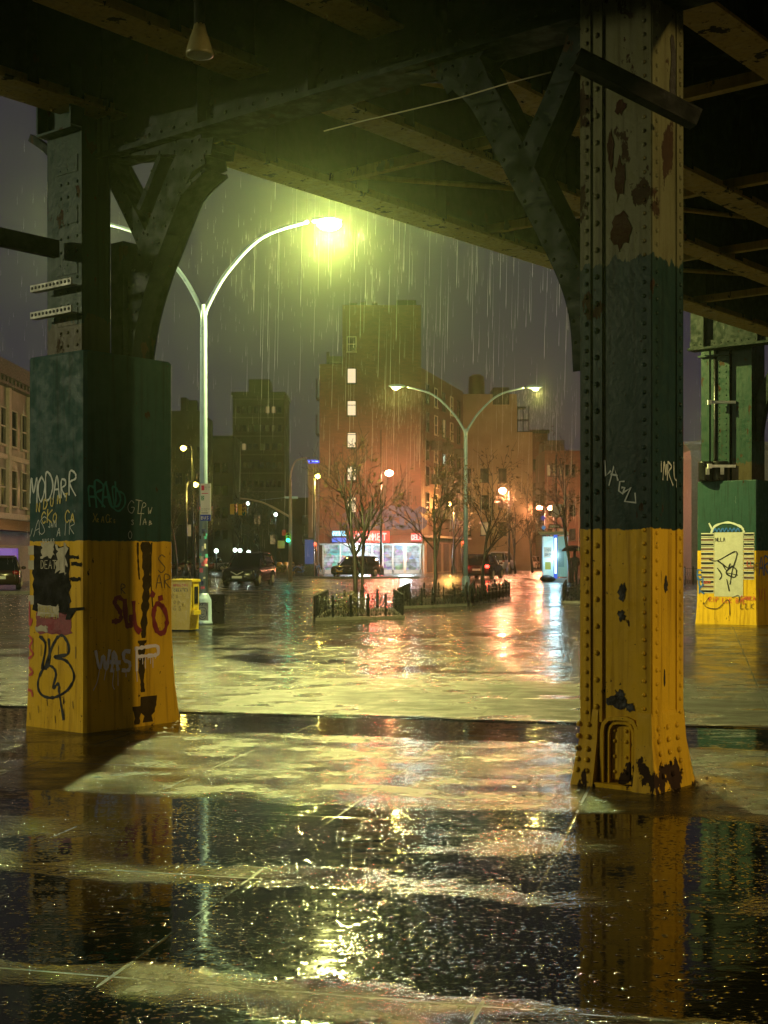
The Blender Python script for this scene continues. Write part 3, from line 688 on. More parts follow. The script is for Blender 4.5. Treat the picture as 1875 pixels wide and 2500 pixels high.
graffiti(colF, fF, text("LLK", 1.05, .36, .12, .12)+text("IF", 1.32, 1.2, .16, .08)+text("NLLA", .45, 1.85, .08, .06), .012, m_blk, lift=.009)
fF2 = lambda u, v, w: (.71+w, -.6+u, v)
graffiti(colF, fF2, text("ARS", .1, 1.1, .4, .3), .04, m_blu); graffiti(colF, fF2, text("VIC", .1, .5, .3, .25), .03, m_red2)
# conduits beside the far column, cans on the casing
for k in range(4):
    b0 = pw(1746+k*13, 1165, 29.9); o = MB(); o.tube([(0, 0, 3.2), (.02*(k % 2), 0, 4.6), (0, 0, 6.4)], .035, 8)
    o = tag(o.build("conduit", M("black pipe", (.015, .015, .016), .35), None, (b0.x, b0.y, 0)), "thin black conduit rising beside the distant column", "pipe", "conduits beside the distant column")
for k, y in enumerate((808, 982, 1138)):
    q = pw(1754, y, 29.7); o = MB(); o.box(-.2, .38, -.03, .03, -.03, .03); o.box(-.24, -.15, -.04, .04, -.05, .05)
    tag(o.build("pipe_clamp", m_white, None, q), ("pale clamp bar across the conduits just under the girder", "pale clamp bar across the middle of the conduits", "pale clamp bar across the conduits above the paint cans")[k], "clamp", "clamp bars on the conduits")
for k, (x, w) in enumerate(((1723, .17), (1757, .22))):
    q = pw(x, 1175, 29.9); q.z = 3.2; o = MB(); o.lathe([(w*.95, 0), (w, .03), (w, .40), (w*1.03, .41), (w*1.03, .44), (w*.9, .44)], 16)
    t = thing("paint_can", ("slim dark can standing on the distant column casing", "fat dark can standing on the distant casing under the conduits")[k], "can", q, 0, "cans on the column casing")
    o.build("body", m_iron, t); o = MB(); o.box(-.04, .04, -w-.012, -w-.002, .14, .30); o.build("sticker", m_sil, t)

# ================================================================== street lamps
GRNL = (.98, .97, .27); WARM = (1., .83, .20); ORG = (1., .33, .16)
def twin(label, loc, rz, split, top, reach, eL, eR, colr, lens, n=12, group="twin-arm street lamps", base=True, kL=1., bulb=.14, lk=1.):
    t = thing("street_lamp", label, "street lamp", loc, rz, group)
    m = MB(); m.tube([(0, 0, .4), (0, 0, split*.5), (0, 0, split-.35), (0, 0, split+.05)], [.105, .085, .075, .07], n); m.build("pole", m_galv, t)
    if base:
        m = MB(); m.lathe([(.20, 0), (.20, .05), (.185, .07), (.175, .55), (.15, .60), (.12, .66), (.105, .70)], 8)
        m.build("base", m_galv, t)
    for s_, e in ((-1, eL), (1, eR)):
        k = kL if s_ < 0 else 1.
        P = smooth([(0, 0, split-.35), (s_*.12, 0, split+.05), (s_*reach*.18, 0, split+(top-split)*.38), (s_*reach*.45*k, 0, split+(top-split)*.78), (s_*reach*.8*k, 0, top-.04), (s_*reach*k, 0, top)][0:6], 5) if False else None
        pts = [Vector((0, 0, split-.3)), Vector((s_*.10, 0, split+.05)), Vector((s_*reach*.20, 0, split+(top-split)*.42)), Vector((s_*reach*.48, 0, split+(top-split)*.82)), Vector((s_*reach*.85, 0, top))]
        Q = []
        for i in range(len(pts)-1):
            p0, p1, p2, p3 = pts[max(i-1, 0)], pts[i], pts[i+1], pts[min(i+2, len(pts)-1)]
            for q in range(6):
                u = q/6; Q.append(.5*((2*p1)+(-p0+p2)*u+(2*p0-5*p1+4*p2-p3)*u*u+(-p0+3*p1-3*p2+p3)*u**3))
        Q.append(pts[-1])
        m = MB(); m.tube(Q, [.06-.022*i/(len(Q)-1) for i in range(len(Q))], 10); m.build("arm", m_galv, t)
        hx = s_*reach
        m = MB(); m.sphere((hx, 0, top+.03), (.36, .15, .085), 14, 8); h = m.build("lamp_head", m_galv, t)
        m = MB(); m.sphere((hx+s_*.06, 0, top-.06), (.27*lk, .22*lk, .13*lk), 12, 8); m.build("lens", lens, h)
        if e: lamp("street_light", (hx+s_*.06, 0, top-.08-.25*lk), e, colr, bulb, t)
    return t
lens_main = EM("main lamp lens", (1., .95, .5), 400.); lens_far = EM("far lamp lens", (1., .88, .35), 25.)
pA = pg(497, 1525)
lampA = twin("tall twin-arm street lamp with a bus stop sign and stickers, blazing over the plaza", (pA.x, pA.y, 0), 0, 7.05, 8.95, 2.73, 1000, 11000, GRNL, lens_main, bulb=.13)
# stickers and painted base
m_stk = [M("sticker white", (.6, .6, .58), .5), M("sticker navy", (.02, .03, .12), .5), M("sticker pink", (.6, .12, .2), .5), M("sticker teal", (.05, .3, .32), .5), M("sticker lime", (.4, .5, .05), .5), M("sticker black", (.015, .015, .015), .5)]
r = random.Random(5)
for k in range(34):
    z = .75+r.random()*1.95; a = r.uniform(-2.4, -.6); w, h = r.uniform(.04, .09), r.uniform(.04, .11); rad = .104-.02*z/3.5
    o = MB(); n = 4
    vs = [((rad+.003)*math.cos(a+w/rad*(i/n-.5)), (rad+.003)*math.sin(a+w/rad*(i/n-.5)), zz) for zz in (z, z+h) for i in range(n+1)]
    o.add(vs, [(i, i+1, n+2+i, n+1+i) for i in range(n)]); o.build("sticker", m_stk[r.randrange(6)], lampA, fix=False)
fB = lambda u, v, w: (u, -.181-w, v)
plate(lampA, fB, -.13, .13, .1, .5, M("base sticker white", (.32, .37, .40), .5), "sticker", .012)
graffiti(lampA, fB, text("ADOPT!", -.125, .43, .06, .042), .011, m_stk[1], False, "lettering", .016)
graffiti(lampA, fB, [[(-.06, .38), (-.09, .3), (-.08, .18), (0, .12), (.07, .17), (.09, .3), (.05, .38), (-.06, .38)], [(-.05, .31), (-.02, .32)], [(.03, .32), (.06, .31)], [(-.03, .25), (.01, .23), (.04, .25)], [(-.04, .2), (0, .17), (.05, .2)]], .012, m_stk[1], lift=.016)
lB = pg(1137, 1447)
twin("slender bluish twin-arm street lamp standing by the row of tree pits", (lB.x, lB.y, 0), .05, 6.85, 8.65, 2.9, 420, 420, WARM, lens_far, lk=.5, bulb=.08)
# two more of the same lamps out of the picture: they light the near faces of the columns
twin("twin-arm street lamp on the open side of the railway", (-20.9, 6.5, 0), .5, 5.2, 6.6, 2.6, 0, 3300, (1., .95, .55), lens_main)
twin("twin-arm street lamp on the far side of the railway", (18.1, .55, 0), 0.6, 6.0, 7.0, 2.4, 4600, 0, (1., .72, .28), lens_main)

m_pole = M("dark pole", (.04, .045, .06), .4, .4)
def single(label, px, py, d, color, energy, pxpole=None, lens=None, group="single-arm street lamps", gl=60.):
    """lamp at photo pixel (px,py), depth d; pole rises at pxpole"""
    L = pw(px, py, d); pxpole = px-10 if pxpole is None else pxpole; bx = (pxpole-937.5)/F*d
    t = thing("street_lamp", label, "street lamp", (bx, d, 0), 0, group); dx = L.x-bx
    m = MB(); m.lathe([(.28, 0), (.26, .5), (.13, .75), (.11, 1.)], 10); m.tube([(0, 0, 1.), (0, 0, L.z-.1)], [.11, .07], 8); m.build("pole", m_pole, t)
    m = MB(); m.tube(smooth3([(0, 0, L.z-.5), (dx*.15, 0, L.z+.15), (dx*.6, 0, L.z+.22), (dx, 0, L.z+.12)]), .04, 6); m.build("arm", m_pole, t)
    m = MB(); m.sphere((dx, 0, L.z+.1), (.3, .16, .1), 10, 6); h = m.build("lamp_head", m_pole, t)
    m = MB(); m.sphere((dx, -.05, L.z), (.36, .30, .27) if color[2] == ORG[2] else (.22, .2, .18), 10, 6); m.build("lens", lens or EM("lens %s" % str(color), color, gl if color[2] == ORG[2] else gl*.4), h)
    lamp("street_light", (dx, -.05, L.z-.25), energy, color, .15, t); return t
def smooth3(pts, n=5):
    P = [Vector(p) for p in pts]; out = []
    for i in range(len(P)-1):
        p0, p1, p2, p3 = P[max(i-1, 0)], P[i], P[i+1], P[min(i+2, len(P)-1)]
        for k in range(n):
            u = k/n; out.append(.5*((2*p1)+(-p0+p2)*u+(2*p0-5*p1+4*p2-p3)*u*u+(-p0+3*p1-3*p2+p3)*u**3))
    out.append(P[-1]); return out
single("orange street lamp on a dark pole before the brick shop building", 950, 1155, 115, ORG, 9500, 930)
single("orange street lamp above the red-lit car on the side road", 1227, 1198, 120, ORG, 11000, 1243)
single("orange street lamp farther down the side road, above the glass kiosk", 1317, 1240, 150, ORG, 11000, 1331)
single("small orange street lamp beside the pale notice board, deepest in the side road", 1343, 1240, 158, ORG, 4000, 1352)
single("amber street lamp half hidden in the bare trees before the beige shutters", 1097, 1230, 126, (1., .5, .12), 2200, 1108)
single("yellow street lamp behind the bus stop sign", 478, 1183, 100, (1., .72, .12), 960, 455)
single("yellow street lamp beside the blue rooftop sign", 776, 1162, 106, (1., .72, .12), 720, 768)
single("dim yellow street lamp high before the dark building behind the casing", 448, 1094, 95, (1., .72, .12), 200, 470)
single("yellow street lamp seen through the conduits by the distant column", 1752, 1040, 70, (1., .72, .12), 720, 1762)
single("yellow street lamp low between the columns, beside the cans", 1703, 1152, 105, (1., .72, .12), 560, 1711)
for k, x in enumerate((1725, 1759)):
    L = pw(x, 1075, 84); t = thing("roof_floodlight", ("white floodlight on the pale cornice edge", "white floodlight on the pale cornice behind the conduits")[k], "floodlight", (L.x, L.y, 0), 0, "floodlights on the pale building")
    m = MB(); m.tube([(0, 0, L.z-1.0), (0, 0, L.z)], .04, 6); m.build("bracket", m_pole, t); m = MB(); m.sphere((0, -.1, L.z), (.24, .15, .18), 10, 6); m.build("lens", EM("cold white lens", (.75, .92, 1.), 30.), t)
    lamp("flood_light", (0, -.3, L.z), 120, (.75, .92, 1.), .1, t)

# ================================================================== sign, newspaper box
t = thing("bus_stop_sign", "white bus stop sign with a blue foot fixed on the tall lamp pole", "sign", (pA.x+.02, pA.y-.13, 0))
z0, z1 = pw(500, 1271, 29.3).z, pw(500, 1180, 29.3).z
m = MB(); m.box(-.07, .16, -.012, 0, z0, z1); m.build("panel", m_white, t)
fS = lambda u, v, w: (-.07+u, -.012-w, z0+v)
H_ = z1-z0
plate(t, fS, 0, .23, 0, .135, M("sign blue", (.01, .04, .5), .4), "blue_panel"); graffiti(t, fS, text("BUS", .02, .03, .07, .058), .011, m_white, False, "lettering", .006)
plate(t, fS, .02, .085, H_-.15, H_-.04, M("sign red", (.6, .02, .1), .4), "route_square"); plate(t, fS, .03, .17, H_-.225, H_-.21, M("sign red", (.6, .02, .1), .4), "route_bar")
plate(t, fS, .02, .08, H_-.37, H_-.27, M("sign green", (.01, .25, .13), .4), "route_square"); graffiti(t, fS, text("2", .033, H_-.355, .07), .011, m_white, False, "lettering", .006)
graffiti(t, fS, text("BUS STOP", .095, H_-.09, .02, .016)+text("LINE A", .095, H_-.13, .02, .016)+text("NO STANDING", .02, .25, .02, .017)+text("ANY TIME", .02, .21, .02, .017), .004, M("sign grey", (.2, .2, .2), .5), False, "lettering", .006)
plate(t, fS, .02, .17, .165, .178, m_blk, "route_bar")
nb = pg(446, 1540)
t = thing("newspaper_box", "battered yellow newspaper box leaning beside the lamp post", "newspaper box", (nb.x, nb.y, 0), -.32)
m_ny = M("newspaper box yellow", (.62, .46, .03), .35, var=.15)
m = MB(); m.add([(-.26,-.18,.03),(.24,-.18,.03),(.24,.24,.03),(-.26,.24,.03),(-.25,-.10,1.0),(.25,-.10,1.0),(.25,.24,1.0),(-.25,.24,1.0),(-.25,-.10,1.02),(.25,-.10,1.02)],
               [(0,3,2,1),(0,1,5,4),(1,2,6,5),(2,3,7,6),(3,0,4,7),(4,5,6,7)]); m.build("body", m_ny, t)
m = MB(); m.box(-.27, .27, -.13, .27, 1.0, 1.05); m.build("lid", m_ny, t)
m = MB(); m.box(.251, .262, -.05, .20, .45, .95); d_ = m.build("door", m_ny, t); m = MB(); m.box(.263, .268, -.0, .16, .55, .9); m.build("window", m_glass, d_)
m = MB(); m.box(.245, .30, -.1, .22, .33, .42); m.build("tray", m_ny, t); m = MB(); m.box(-.2, .2, -.14, .2, 0, .03); m.build("foot", m_iron, t)
fN = lambda u, v, w: (-.26+u, -.18+.0825*(v-.03)-w, v)
graffiti(t, fN, text("IMPRESOS", .05, .90, .05, .05, .02), .009, M("sign red", (.6, .02, .1), .4), False, "lettering"); graffiti(t, fN, text("CREATES", .12, .80, .05, .048, .02), .009, m_blk, False, "lettering")
graffiti(t, fN, text("RG", .08, .66, .08, .1, .1, 0, .5)+text("OPE", .13, .55, .08, .1, -.2, 0, .5)+text("GS", .13, .42, .1, .12, 0, 0, .5), .008, M("dull pencil", (.25, .17, .03), .5))
plate(t, fN, .07, .42, .866, .872, m_blk, "rule_line")
dc = pg(520, 1523)
t = thing("traffic_cabinet", "low dark utility cabinet tucked behind the lamp base", "cabinet", (dc.x+.05, dc.y+.32, 0), .2)
m = MB(); m.box(-.14, .16, -.12, .12, 0, .62); m.build("body", m_iron, t); m = MB(); m.box(-.16, .18, -.14, .14, .62, .66); m.build("lid", m_iron, t)

# ================================================================== buildings
m_brick = NT("brown brick"); _t = m_brick; _v = _t.obj()
_map = _t.n("Mapping", _v, None, (math.pi/2, 0, 0), (1, 1, 1))
_br = _t.n("TexBrick", Vector=_map.outputs[0], Color1=(.17, .078, .052), Color2=(.115, .056, .042), Mortar=(.08, .06, .048), Scale=1., Mortar_Size=.012, Brick_Width=.42, Row_Height=.15)
_t.set(Base_Color=_t.mix(_t.ramp(_t.noise(_v, .35, 4), .3, .75, 0., .75), _br.outputs[0], (.09, .06, .045)), Roughness=.75)
_t.set(Normal=_t.n("Bump", Strength=.4, Distance=.02, Height=_br.outputs[1]).outputs[0]); m_brick = m_brick.m
m_beige = M("beige stucco", (.34, .27, .18), .8, sc=.5, objc=True); m_bdark = M("dark concrete", (.045, .04, .036), .8, sc=.3); m_tanw = M("tan facade", (.22, .18, .14), .7, sc=.6)
m_grey = M("grey facade", (.10, .09, .085), .8, sc=.4); m_trim = M("dark trim", (.03, .028, .026), .6); m_stone = M("pale stone trim", (.42, .36, .27), .7)
m_pane = M("night pane", (.01, .011, .013), .08, bump=0, spec=.7); m_lit = EM("lit blind", (1., .78, .48), 1.0); m_lit2 = EM("dim lit pane", (1., .72, .3), .22); m_cold = EM("cold lit pane", (.75, 1., .85), .8)
_wc = {}
def window(par, org, ux, u, z, w, h, frame, pane, depth=.12):
    """window centred at distance u along the wall, sill at z; ux = unit wall direction; outward normal to its right"""
    key = (round(w, 2), round(h, 2), frame.name)
    if key not in _wc:
        a = MB(); f = .07
        a.box(-w/2-f, -w/2, -.09, -.002, -f, h+f); a.box(w/2, w/2+f, -.09, -.002, -f, h+f); a.box(-w/2, w/2, -.09, -.002, h, h+f); a.box(-w/2, w/2, -.09, -.002, -f, 0); a.box(-w/2-f-.05, w/2+f+.05, -.16, -.002, -f-.08, -f-.002)
        a.box(-w/2, w/2, -.05, -.03, h*.48, h*.52) if frame is not m_trim or w > 1.05 else None
        a = a.build("window", frame); b = MB(); b.box(-w/2, w/2, -.028, -.006, 0, h); b = b.build("pane", pane)
        _wc[key] = (a.data, b.data); bpy.data.objects.remove(a); bpy.data.objects.remove(b)
    o = bpy.data.objects.new("window", _wc[key][0]); COL.objects.link(o); o.parent = par
    p = org+ux*u; o.location = (p.x, p.y, z); o.rotation_euler = (0, 0, math.atan2(ux.y, ux.x))
    q = bpy.data.objects.new("pane", _wc[key][1].copy() if pane != _wc[key][1].materials[0] else _wc[key][1]); COL.objects.link(q); q.parent = o
    if q.data.materials[0] != pane: q.data.materials[0] = pane
    return o
def bwall(poly, z0, z1, par, mat, name="wall"):
    m = MB(); n = len(poly); m.add([(x, y, z0) for x, y in poly]+[(x, y, z1) for x, y in poly], [tuple(range(n, 2*n))]+[(i, (i+1) % n, n+(i+1) % n, n+i) for i in range(n)])
    return m.build(name, mat, par)
def bld(label, poly, H, mat, cat="building", name="building", parapet=.0, tmat=None, group=None):
    c = Vector((poly[0][0], poly[0][1], 0)); t = thing(name, label, cat, c, 0, group)
    P = [(x-c.x, y-c.y) for x, y in poly]; bwall(P, 0, H, t, mat)
    if parapet:
        m = MB(); n = len(P)
        cx = sum(p[0] for p in P)/n; cy_ = sum(p[1] for p in P)/n
        Q = [(x+(.25 if x > cx else -.25), y+(.25 if y > cy_ else -.25)) for x, y in P]
        bwall(Q, H-parapet*.4, H+parapet*.6, t, tmat or m_trim, "parapet")
    return t, P
def zt(py, d): return CH+(HZ-py)/F*d
def xt(px, d): return (px-937.5)/F*d
# --- brick corner building with the shop
D = 122.
x0, x1, xm = xt(780, D), xt(1028, D), xt(836, D)
brick, P = bld("tall brown brick corner building with a column of lit windows above a bright shop", [(x0, D), (x1, D), (8.3, 140), (8.3, 152), (x0, 152)], zt(897, D), m_brick, "apartment building")
C0 = Vector((x0, D, 0))
bwall([(0, .0), (xm-x0, .0), (xm-x0, 18), (0, 18)], zt(896, D), zt(889, D), brick, m_brick, "parapet")
bwall([(xm-x0, -.02), (x1-x0, -.02), (x1-x0, 14), (xm-x0, 14)], zt(897, D)+.02, zt(745, D), brick, m_brick, "tower_wall")
m = MB()
for (a, b, y) in ((852, 872, 738), (880, 893, 736), (908, 922, 737), (968, 1016, 731)): m.box(xt(a, D)-x0, xt(b, D)-x0, .3, 3, zt(745, D), zt(y, D))
m.build("roof_parapet", m_trim, brick)
m = MB(); m.box(xt(796, D)-x0, xt(803, D)-x0, 1, 2, zt(889, D), zt(855, D)); m.box(xt(803, D)-x0, xt(834, D)-x0, 1, 3, zt(881, D), zt(866, D)); m.box(xt(806, D)-x0, xt(808, D)-x0, 1.5, 1.7, zt(889, D), zt(881, D)); m.box(xt(828, D)-x0, xt(830, D)-x0, 1.5, 1.7, zt(889, D), zt(881, D)); m.build("roof_plant", m_trim, brick)
O = Vector((0, 0)); ux = Vector((1, 0))
wu = xt(858.5, D)-x0
window(brick, O-Vector((0, .05)), ux, wu, zt(857, D), .72, 1.25, m_stone, m_pane)
for y in (935, 1014, 1092, 1172, 1250): window(brick, O, ux, wu, zt(y, D), .72, 1.3, m_trim, m_lit)
m = MB()
for y in (990, 1062, 1140, 1180, 1225, 1265): m.box(.02, x1-x0-.02, -.035, -.001, zt(y, D), zt(y, D)+.06)
m.build("string_course", m_brick, brick)
m = MB(); m.tube([(xt(930, D)-x0, -.08, zt(1290, D)), (xt(930, D)-x0, -.08, zt(1050, D))], .05, 6); m.build("drain_pipe", m_trim, brick)
for y in (880, 960, 1030, 1100):  # side balconies on the left edge
    pass
m = MB()
for y in (952, 1040): m.box(-.35, -.002, .2, 2.2, zt(y+20, D), zt(y+18, D)); m.box(-.35, -.3, .2, 2.2, zt(y+20, D), zt(y-30, D))
m.build("fire_escape", m_trim, brick)
o = MB(); o.box(-.02, -.001, .3, 1.2, zt(970, D), zt(950, D)); o.build("window", m_lit2, brick)
# windows along the receding side wall
P1 = Vector((x1-x0, 0)); P2 = Vector((8.3-x0, 18)); us = (P2-P1).normalized(); LS = (P2-P1).length
for r_, y in enumerate((960, 1030, 1100, 1165, 1230)):
    for k in range(5):
        pane = m_cold if (r_ == 2 and k == 2) else (m_lit2 if (r_*5+k) in (7, 18) else m_pane)
        window(brick, P1, us, 2.4+k*3.5, zt(y, D)-.6, 1.1, 1.7, m_stone if k % 2 else m_trim, pane)
m = MB()
for k in range(3):
    for z in (5.2, 8.4, 11.6):
        m = MB(); p = P1+us*(4.2+k*5)+Vector((us.y, -us.x))*.5; m.box(p.x-.5, p.x+.5, p.y-.4, p.y+.4, z, z+.06); m.box(p.x-.5, p.x+.5, p.y-.42, p.y-.38, z+.06, z+.9); m.build("fire_escape", m_trim, brick)
# shop front
def zr(y): return zt(y, D)
sh = thing("corner_shop", "bright corner shop front with red and blue illuminated signs under the brick building", "shop", (x0, D-.02, 0))
_g = NT("stocked shop window"); _p = _g.obj(); _vn = _g.n("TexVoronoi", Vector=_g.scaled(_p, (1, 1, 1.3)), Scale=1.55); _hs = _g.n("HueSaturation", Saturation=1.15, Value=1., Color=_vn.outputs["Color"])
_sh = _g.mix(_g.ramp(_g.noise(_p, .9, 3), .4, .6, .15, .85), _hs.outputs[0], (.75, .9, 1.)); _z = _g.n("SeparateXYZ", _p).outputs[2]
_shelf = _g.math('GREATER_THAN', _g.math('FRACT', _g.math('MULTIPLY', _z, 2.1)), .16)
_g.set(Base_Color=(.05, .05, .05), Roughness=.7, Specular_IOR_Level=.05, Emission_Color=_sh, Emission_Strength=_g.math('MULTIPLY', _g.math('ADD', _g.math('MULTIPLY', _shelf, .35), _g.ramp(_g.noise(_p, 2.3, 3), .35, .65, .15, 1.)), .5)); m_shop = _g.m
def sx(px): return xt(px, D)-x0
for (a, b) in ((790, 830), (832, 870), (872, 908), (910, 934), (936, 958), (960, 985), (992, 1024)):
    m = MB(); m.box(sx(a), sx(b), -.12, -.02, .35, zr(1331)); m.build("shop_window", m_shop, sh)
m = MB()
for a in (789, 831, 871, 909, 935, 959, 988, 1026): m.box(sx(a)-.07, sx(a)+.07, -.2, -.001, 0, zr(1330))
m.box(sx(780), sx(1030), -.2, -.001, 0, .34); m.box(sx(780), sx(1030), -.22, -.001, zr(1331)+.001, zr(1327)); m.build("frame", M("aluminium frame", (.4, .4, .38), .35, .5), sh)
m = MB(); m.box(sx(985), sx(992), -.25, -.201, .02, zr(1330)); m.build("pillar", m_beige, sh)
m = MB(); m.frustum((sx(778), sx(1032), -1.2, -.03), (sx(778), sx(1032), -.5, -.03), zr(1327)+.01, zr(1306)); m.build("awning", M("brown awning", (.12, .06, .035), .6), sh)
def lsign(label, a, b, y0, y1, col, st, txt, tc, ts):
    t = thing("shop_sign", label, "shop sign", (xt(a, D), D-1.3, zr(y1)), 0, "illuminated signs of the corner shop"); w, h = xt(b, D)-xt(a, D), zr(y0)-zr(y1)
    m = MB(); m.box(0, w, 0, .14, 0, h); m.build("panel", EM("sign "+label, col, st), t)
    if txt: graffiti(t, lambda u, v, w_: (u, -w_, v), text(txt, w*.06, h*.22, h*.55, w*.9/len(txt), wscale=.85), h*.13, EM("letters "+label, tc, ts), False, "lettering", .01)
lsign("cyan and white lit sign at the left end of the shop", 812, 846, 1297, 1309, (.3, .75, 1.), 1.6, "OPEN", (1, 1, 1), 1.5)
lsign("dark blue lit sign under the cyan shop sign", 812, 846, 1313, 1324, (.05, .15, .9), 1.0, None, None, 0)
lsign("long red lit sign along the shop awning", 854, 951, 1297, 1325, (1., .05, .03), 1.1, "GOURMET", (1., .5, .45), 1.5)
lsign("red lit sign at the shop corner beside the orange wall", 1003, 1030, 1302, 1322, (1., .06, .05), 1.0, "DELI", (1., .6, .55), 1.4)
lamp("shop_light", (sx(880), -1.6, 2.2), 1500, (.72, .88, 1.), .5, sh); lamp("shop_light", (sx(990), -1.6, 2.2), 700, (.72, .95, 1.), .5, sh); lamp("sign_light", (sx(905), -1.9, 3.4), 700, (1., .12, .08), .3, sh)
# painted wall lettering above the shop
fW = lambda u, v, w: (u, -.002-w, v)
m_mur = M("faded blue mural", (.07, .075, .13), .8); m_mdk = M("faded black mural", (.045, .03, .022), .8)
graffiti(brick, fW, text("CARDS", sx(890), zr(1288), 1.7, 1.15), .45, m_mur, name="mural", lift=.012)
graffiti(brick, fW, text("SNAK", sx(838), zr(1285), 1.2, .9), .4, m_mur, name="mural", lift=.012)
graffiti(brick, fW, text("VERBLE", sx(960), zr(1209), .5, .28)+text("WE ARE", sx(960), zr(1220), .3, .26)+text("HIM", sx(985), zr(1232), .8, .34), .10, m_mdk, False, "mural", .012)
plate(brick, fW, sx(880), sx(935), zr(1235), zr(1190), M("painted wall patch", (.10, .055, .035), .8), "mural", .008)
# beige ground floor along the side road
sw = thing("shuttered_shop", "beige shuttered shop front along the side wall of the brick building", "shop", (x1, D, 0), math.atan2(us.y, us.x))
m = MB(); m.box(0, LS, -.3, -.02, 0, 3.3); m.build("wall", m_beige, sw); m = MB(); m.box(-.02, LS, -.9, -.01, 3.3, 3.5); m.build("ledge", m_stone, sw)
for k in range(5):
    m = MB(); m.box(1.0+k*3.5, 3.3+k*3.5, -.33, -.301, .1, 2.8)
    for q in range(12): m.box(1.0+k*3.5, 3.3+k*3.5, -.35, -.331, .15+q*.22, .20+q*.22)
    m.build("shutter", M("ribbed shutter", (.10, .075, .05), .6), sw)
# blue lit roof sign
q = pw(765, 1127, 118)
t = thing("roof_sign", "thin glowing blue sign on a dark mast left of the brick building", "sign", (q.x, q.y, 0)); m = MB(); m.box(-.52, .52, -.1, .1, q.z-.15, q.z+.15); m.build("panel", EM("blue neon box", (.01, .03, 1.), 1.2), t)
m = MB(); m.box(-.42, .42, -.13, -.101, q.z-.04, q.z+.04); m.build("tube", EM("blue neon", (.15, .3, 1.), 4.), t); m = MB(); m.box(-.45, .45, 0, .3, 0, q.z-.152); m.build("mast", m_grey, t)
# --- others
def rows(par, org, ux_, u0, du, nu, z0, dz, nz, w, h, frame, lit=(), litm=None):
    k = 0
    for j in range(nz):
        for i in range(nu):
            window(par, org, ux_, u0+du*i, z0+dz*j, w, h, frame, (litm or m_lit2) if (j, i) in lit else m_pane); k += 1
d = 230.
tw, P = bld("dark setback tower with a single lit pair of windows", [(xt(568, d), d), (xt(694, d), d), (xt(694, d), d+12), (xt(568, d), d+12)], zt(962, d), m_bdark, "tower", "tower_block", .6)
bwall([(xt(604, d)-P[0][0]-xt(568, d), 2), (xt(656, d)-xt(568, d), 2), (xt(656, d)-xt(568, d), 8), (xt(604, d)-xt(568, d), 8)], zt(962, d)+.4, zt(922, d), tw, m_bdark, "penthouse")
rows(tw, O, ux, .95, 1.02, 8, 4, 3.2, 8, .62, 1.1, m_trim, {(7, 5), (7, 6), (5, 1)})
m = MB()
for k in range(9): m.box(-.02, xt(694, d)-xt(568, d)+.02, -.16, -.002, 3.1+k*3.2, 3.3+k*3.2)
m.build("floor_band", m_grey, tw)
d = 160.
b3, P = bld("ragged black apartment block just behind the column casing", [(xt(395, d), d), (xt(488, d), d), (xt(488, d), d+12), (xt(395, d), d+12)], zt(1003, d), m_bdark, "building")
bwall([(xt(438, d)-xt(395, d), 1), (xt(452, d)-xt(395, d), 1), (xt(452, d)-xt(395, d), 4), (xt(438, d)-xt(395, d), 4)], zt(1003, d)+.01, zt(968, d), b3, m_bdark, "chimney")
bwall([(xt(458, d)-xt(395, d), 1), (xt(478, d)-xt(395, d), 1), (xt(474, d)-xt(395, d), 4), (xt(458, d)-xt(395, d), 4)], zt(1003, d)+.01, zt(975, d), b3, m_bdark, "chimney")
rows(b3, O, ux, .8, 1.25, 4, 4, 3.1, 4, .8, 1.4, m_trim, {(0, 2)})
d = 190.
b4, P = bld("low plain dark building between the street lamp and the tower", [(xt(500, d), d), (xt(568, d), d), (xt(568, d), d+10), (xt(500, d), d+10)], zt(1068, d), m_grey, "building", parapet=.4)
rows(b4, O, ux, .7, 1.1, 3, 4, 3.2, 4, .7, 1.3, m_trim, ())
d = 150.
b5, P = bld("plain beige apartment building with a rooftop tank behind the brick one", [(xt(1118, d), d), (xt(1300, d), d), (xt(1300, d), d+14), (xt(1118, d), d+14)], zt(1055, d), m_beige, "apartment building")
zb = zt(1055, d); X0 = xt(1118, d)
bwall([(0, .0), (xt(1262, d)-X0, .0), (xt(1262, d)-X0, 13), (0, 13)], zb+.01, zt(962, d), b5, m_beige, "upper_wall")
m = MB(); m.box(xt(1203, d)-X0, xt(1243, d)-X0, -.1, 4, zt(962, d)-1.2, zt(946, d)); m.build("stair_head", m_trim, b5)
m = MB(); m.lathe([(.9, zt(962, d)+.2), (.95, zt(962, d)+.3), (.9, zt(912, d)), (.5, zt(906, d))], 14, (xt(1168, d)-X0, 3, 0)); m.build("water_tank", M("tank timber", (.12, .075, .03), .7), b5)
m = MB(); zz = zt(1055, d)
for k in range(2): m.box(xt(1262, d)-X0, xt(1292, d)-X0, -.2, 1.4, zz+.0+k*1.35, zz+.08+k*1.35)
for x in (1263, 1277, 1291): m.box(xt(x, d)-X0-.05, xt(x, d)-X0+.05, -.15, -.05, zz, zz+2.9)
m.box(xt(1262, d)-X0, xt(1285, d)-X0, -.25, 1.5, zz+2.7, zz+2.85); m.build("fire_escape", m_trim, b5)
rows(b5, O, ux, 1.0, 2.0, 3, 4, 3.0, 3, .8, 1.4, m_trim, {(0, 1)})
d = 175.
b6, P = bld("narrow dark brick block beside the beige building", [(xt(1295, d), d), (xt(1337, d), d), (xt(1337, d), d+16), (xt(1295, d), d+16)], zt(1055, d), m_brick, "building", parapet=.5)
rows(b6, O, ux, .6, .85, 2, 3.5, 3.1, 4, .5, 1.5, m_trim, ())
d = 165.
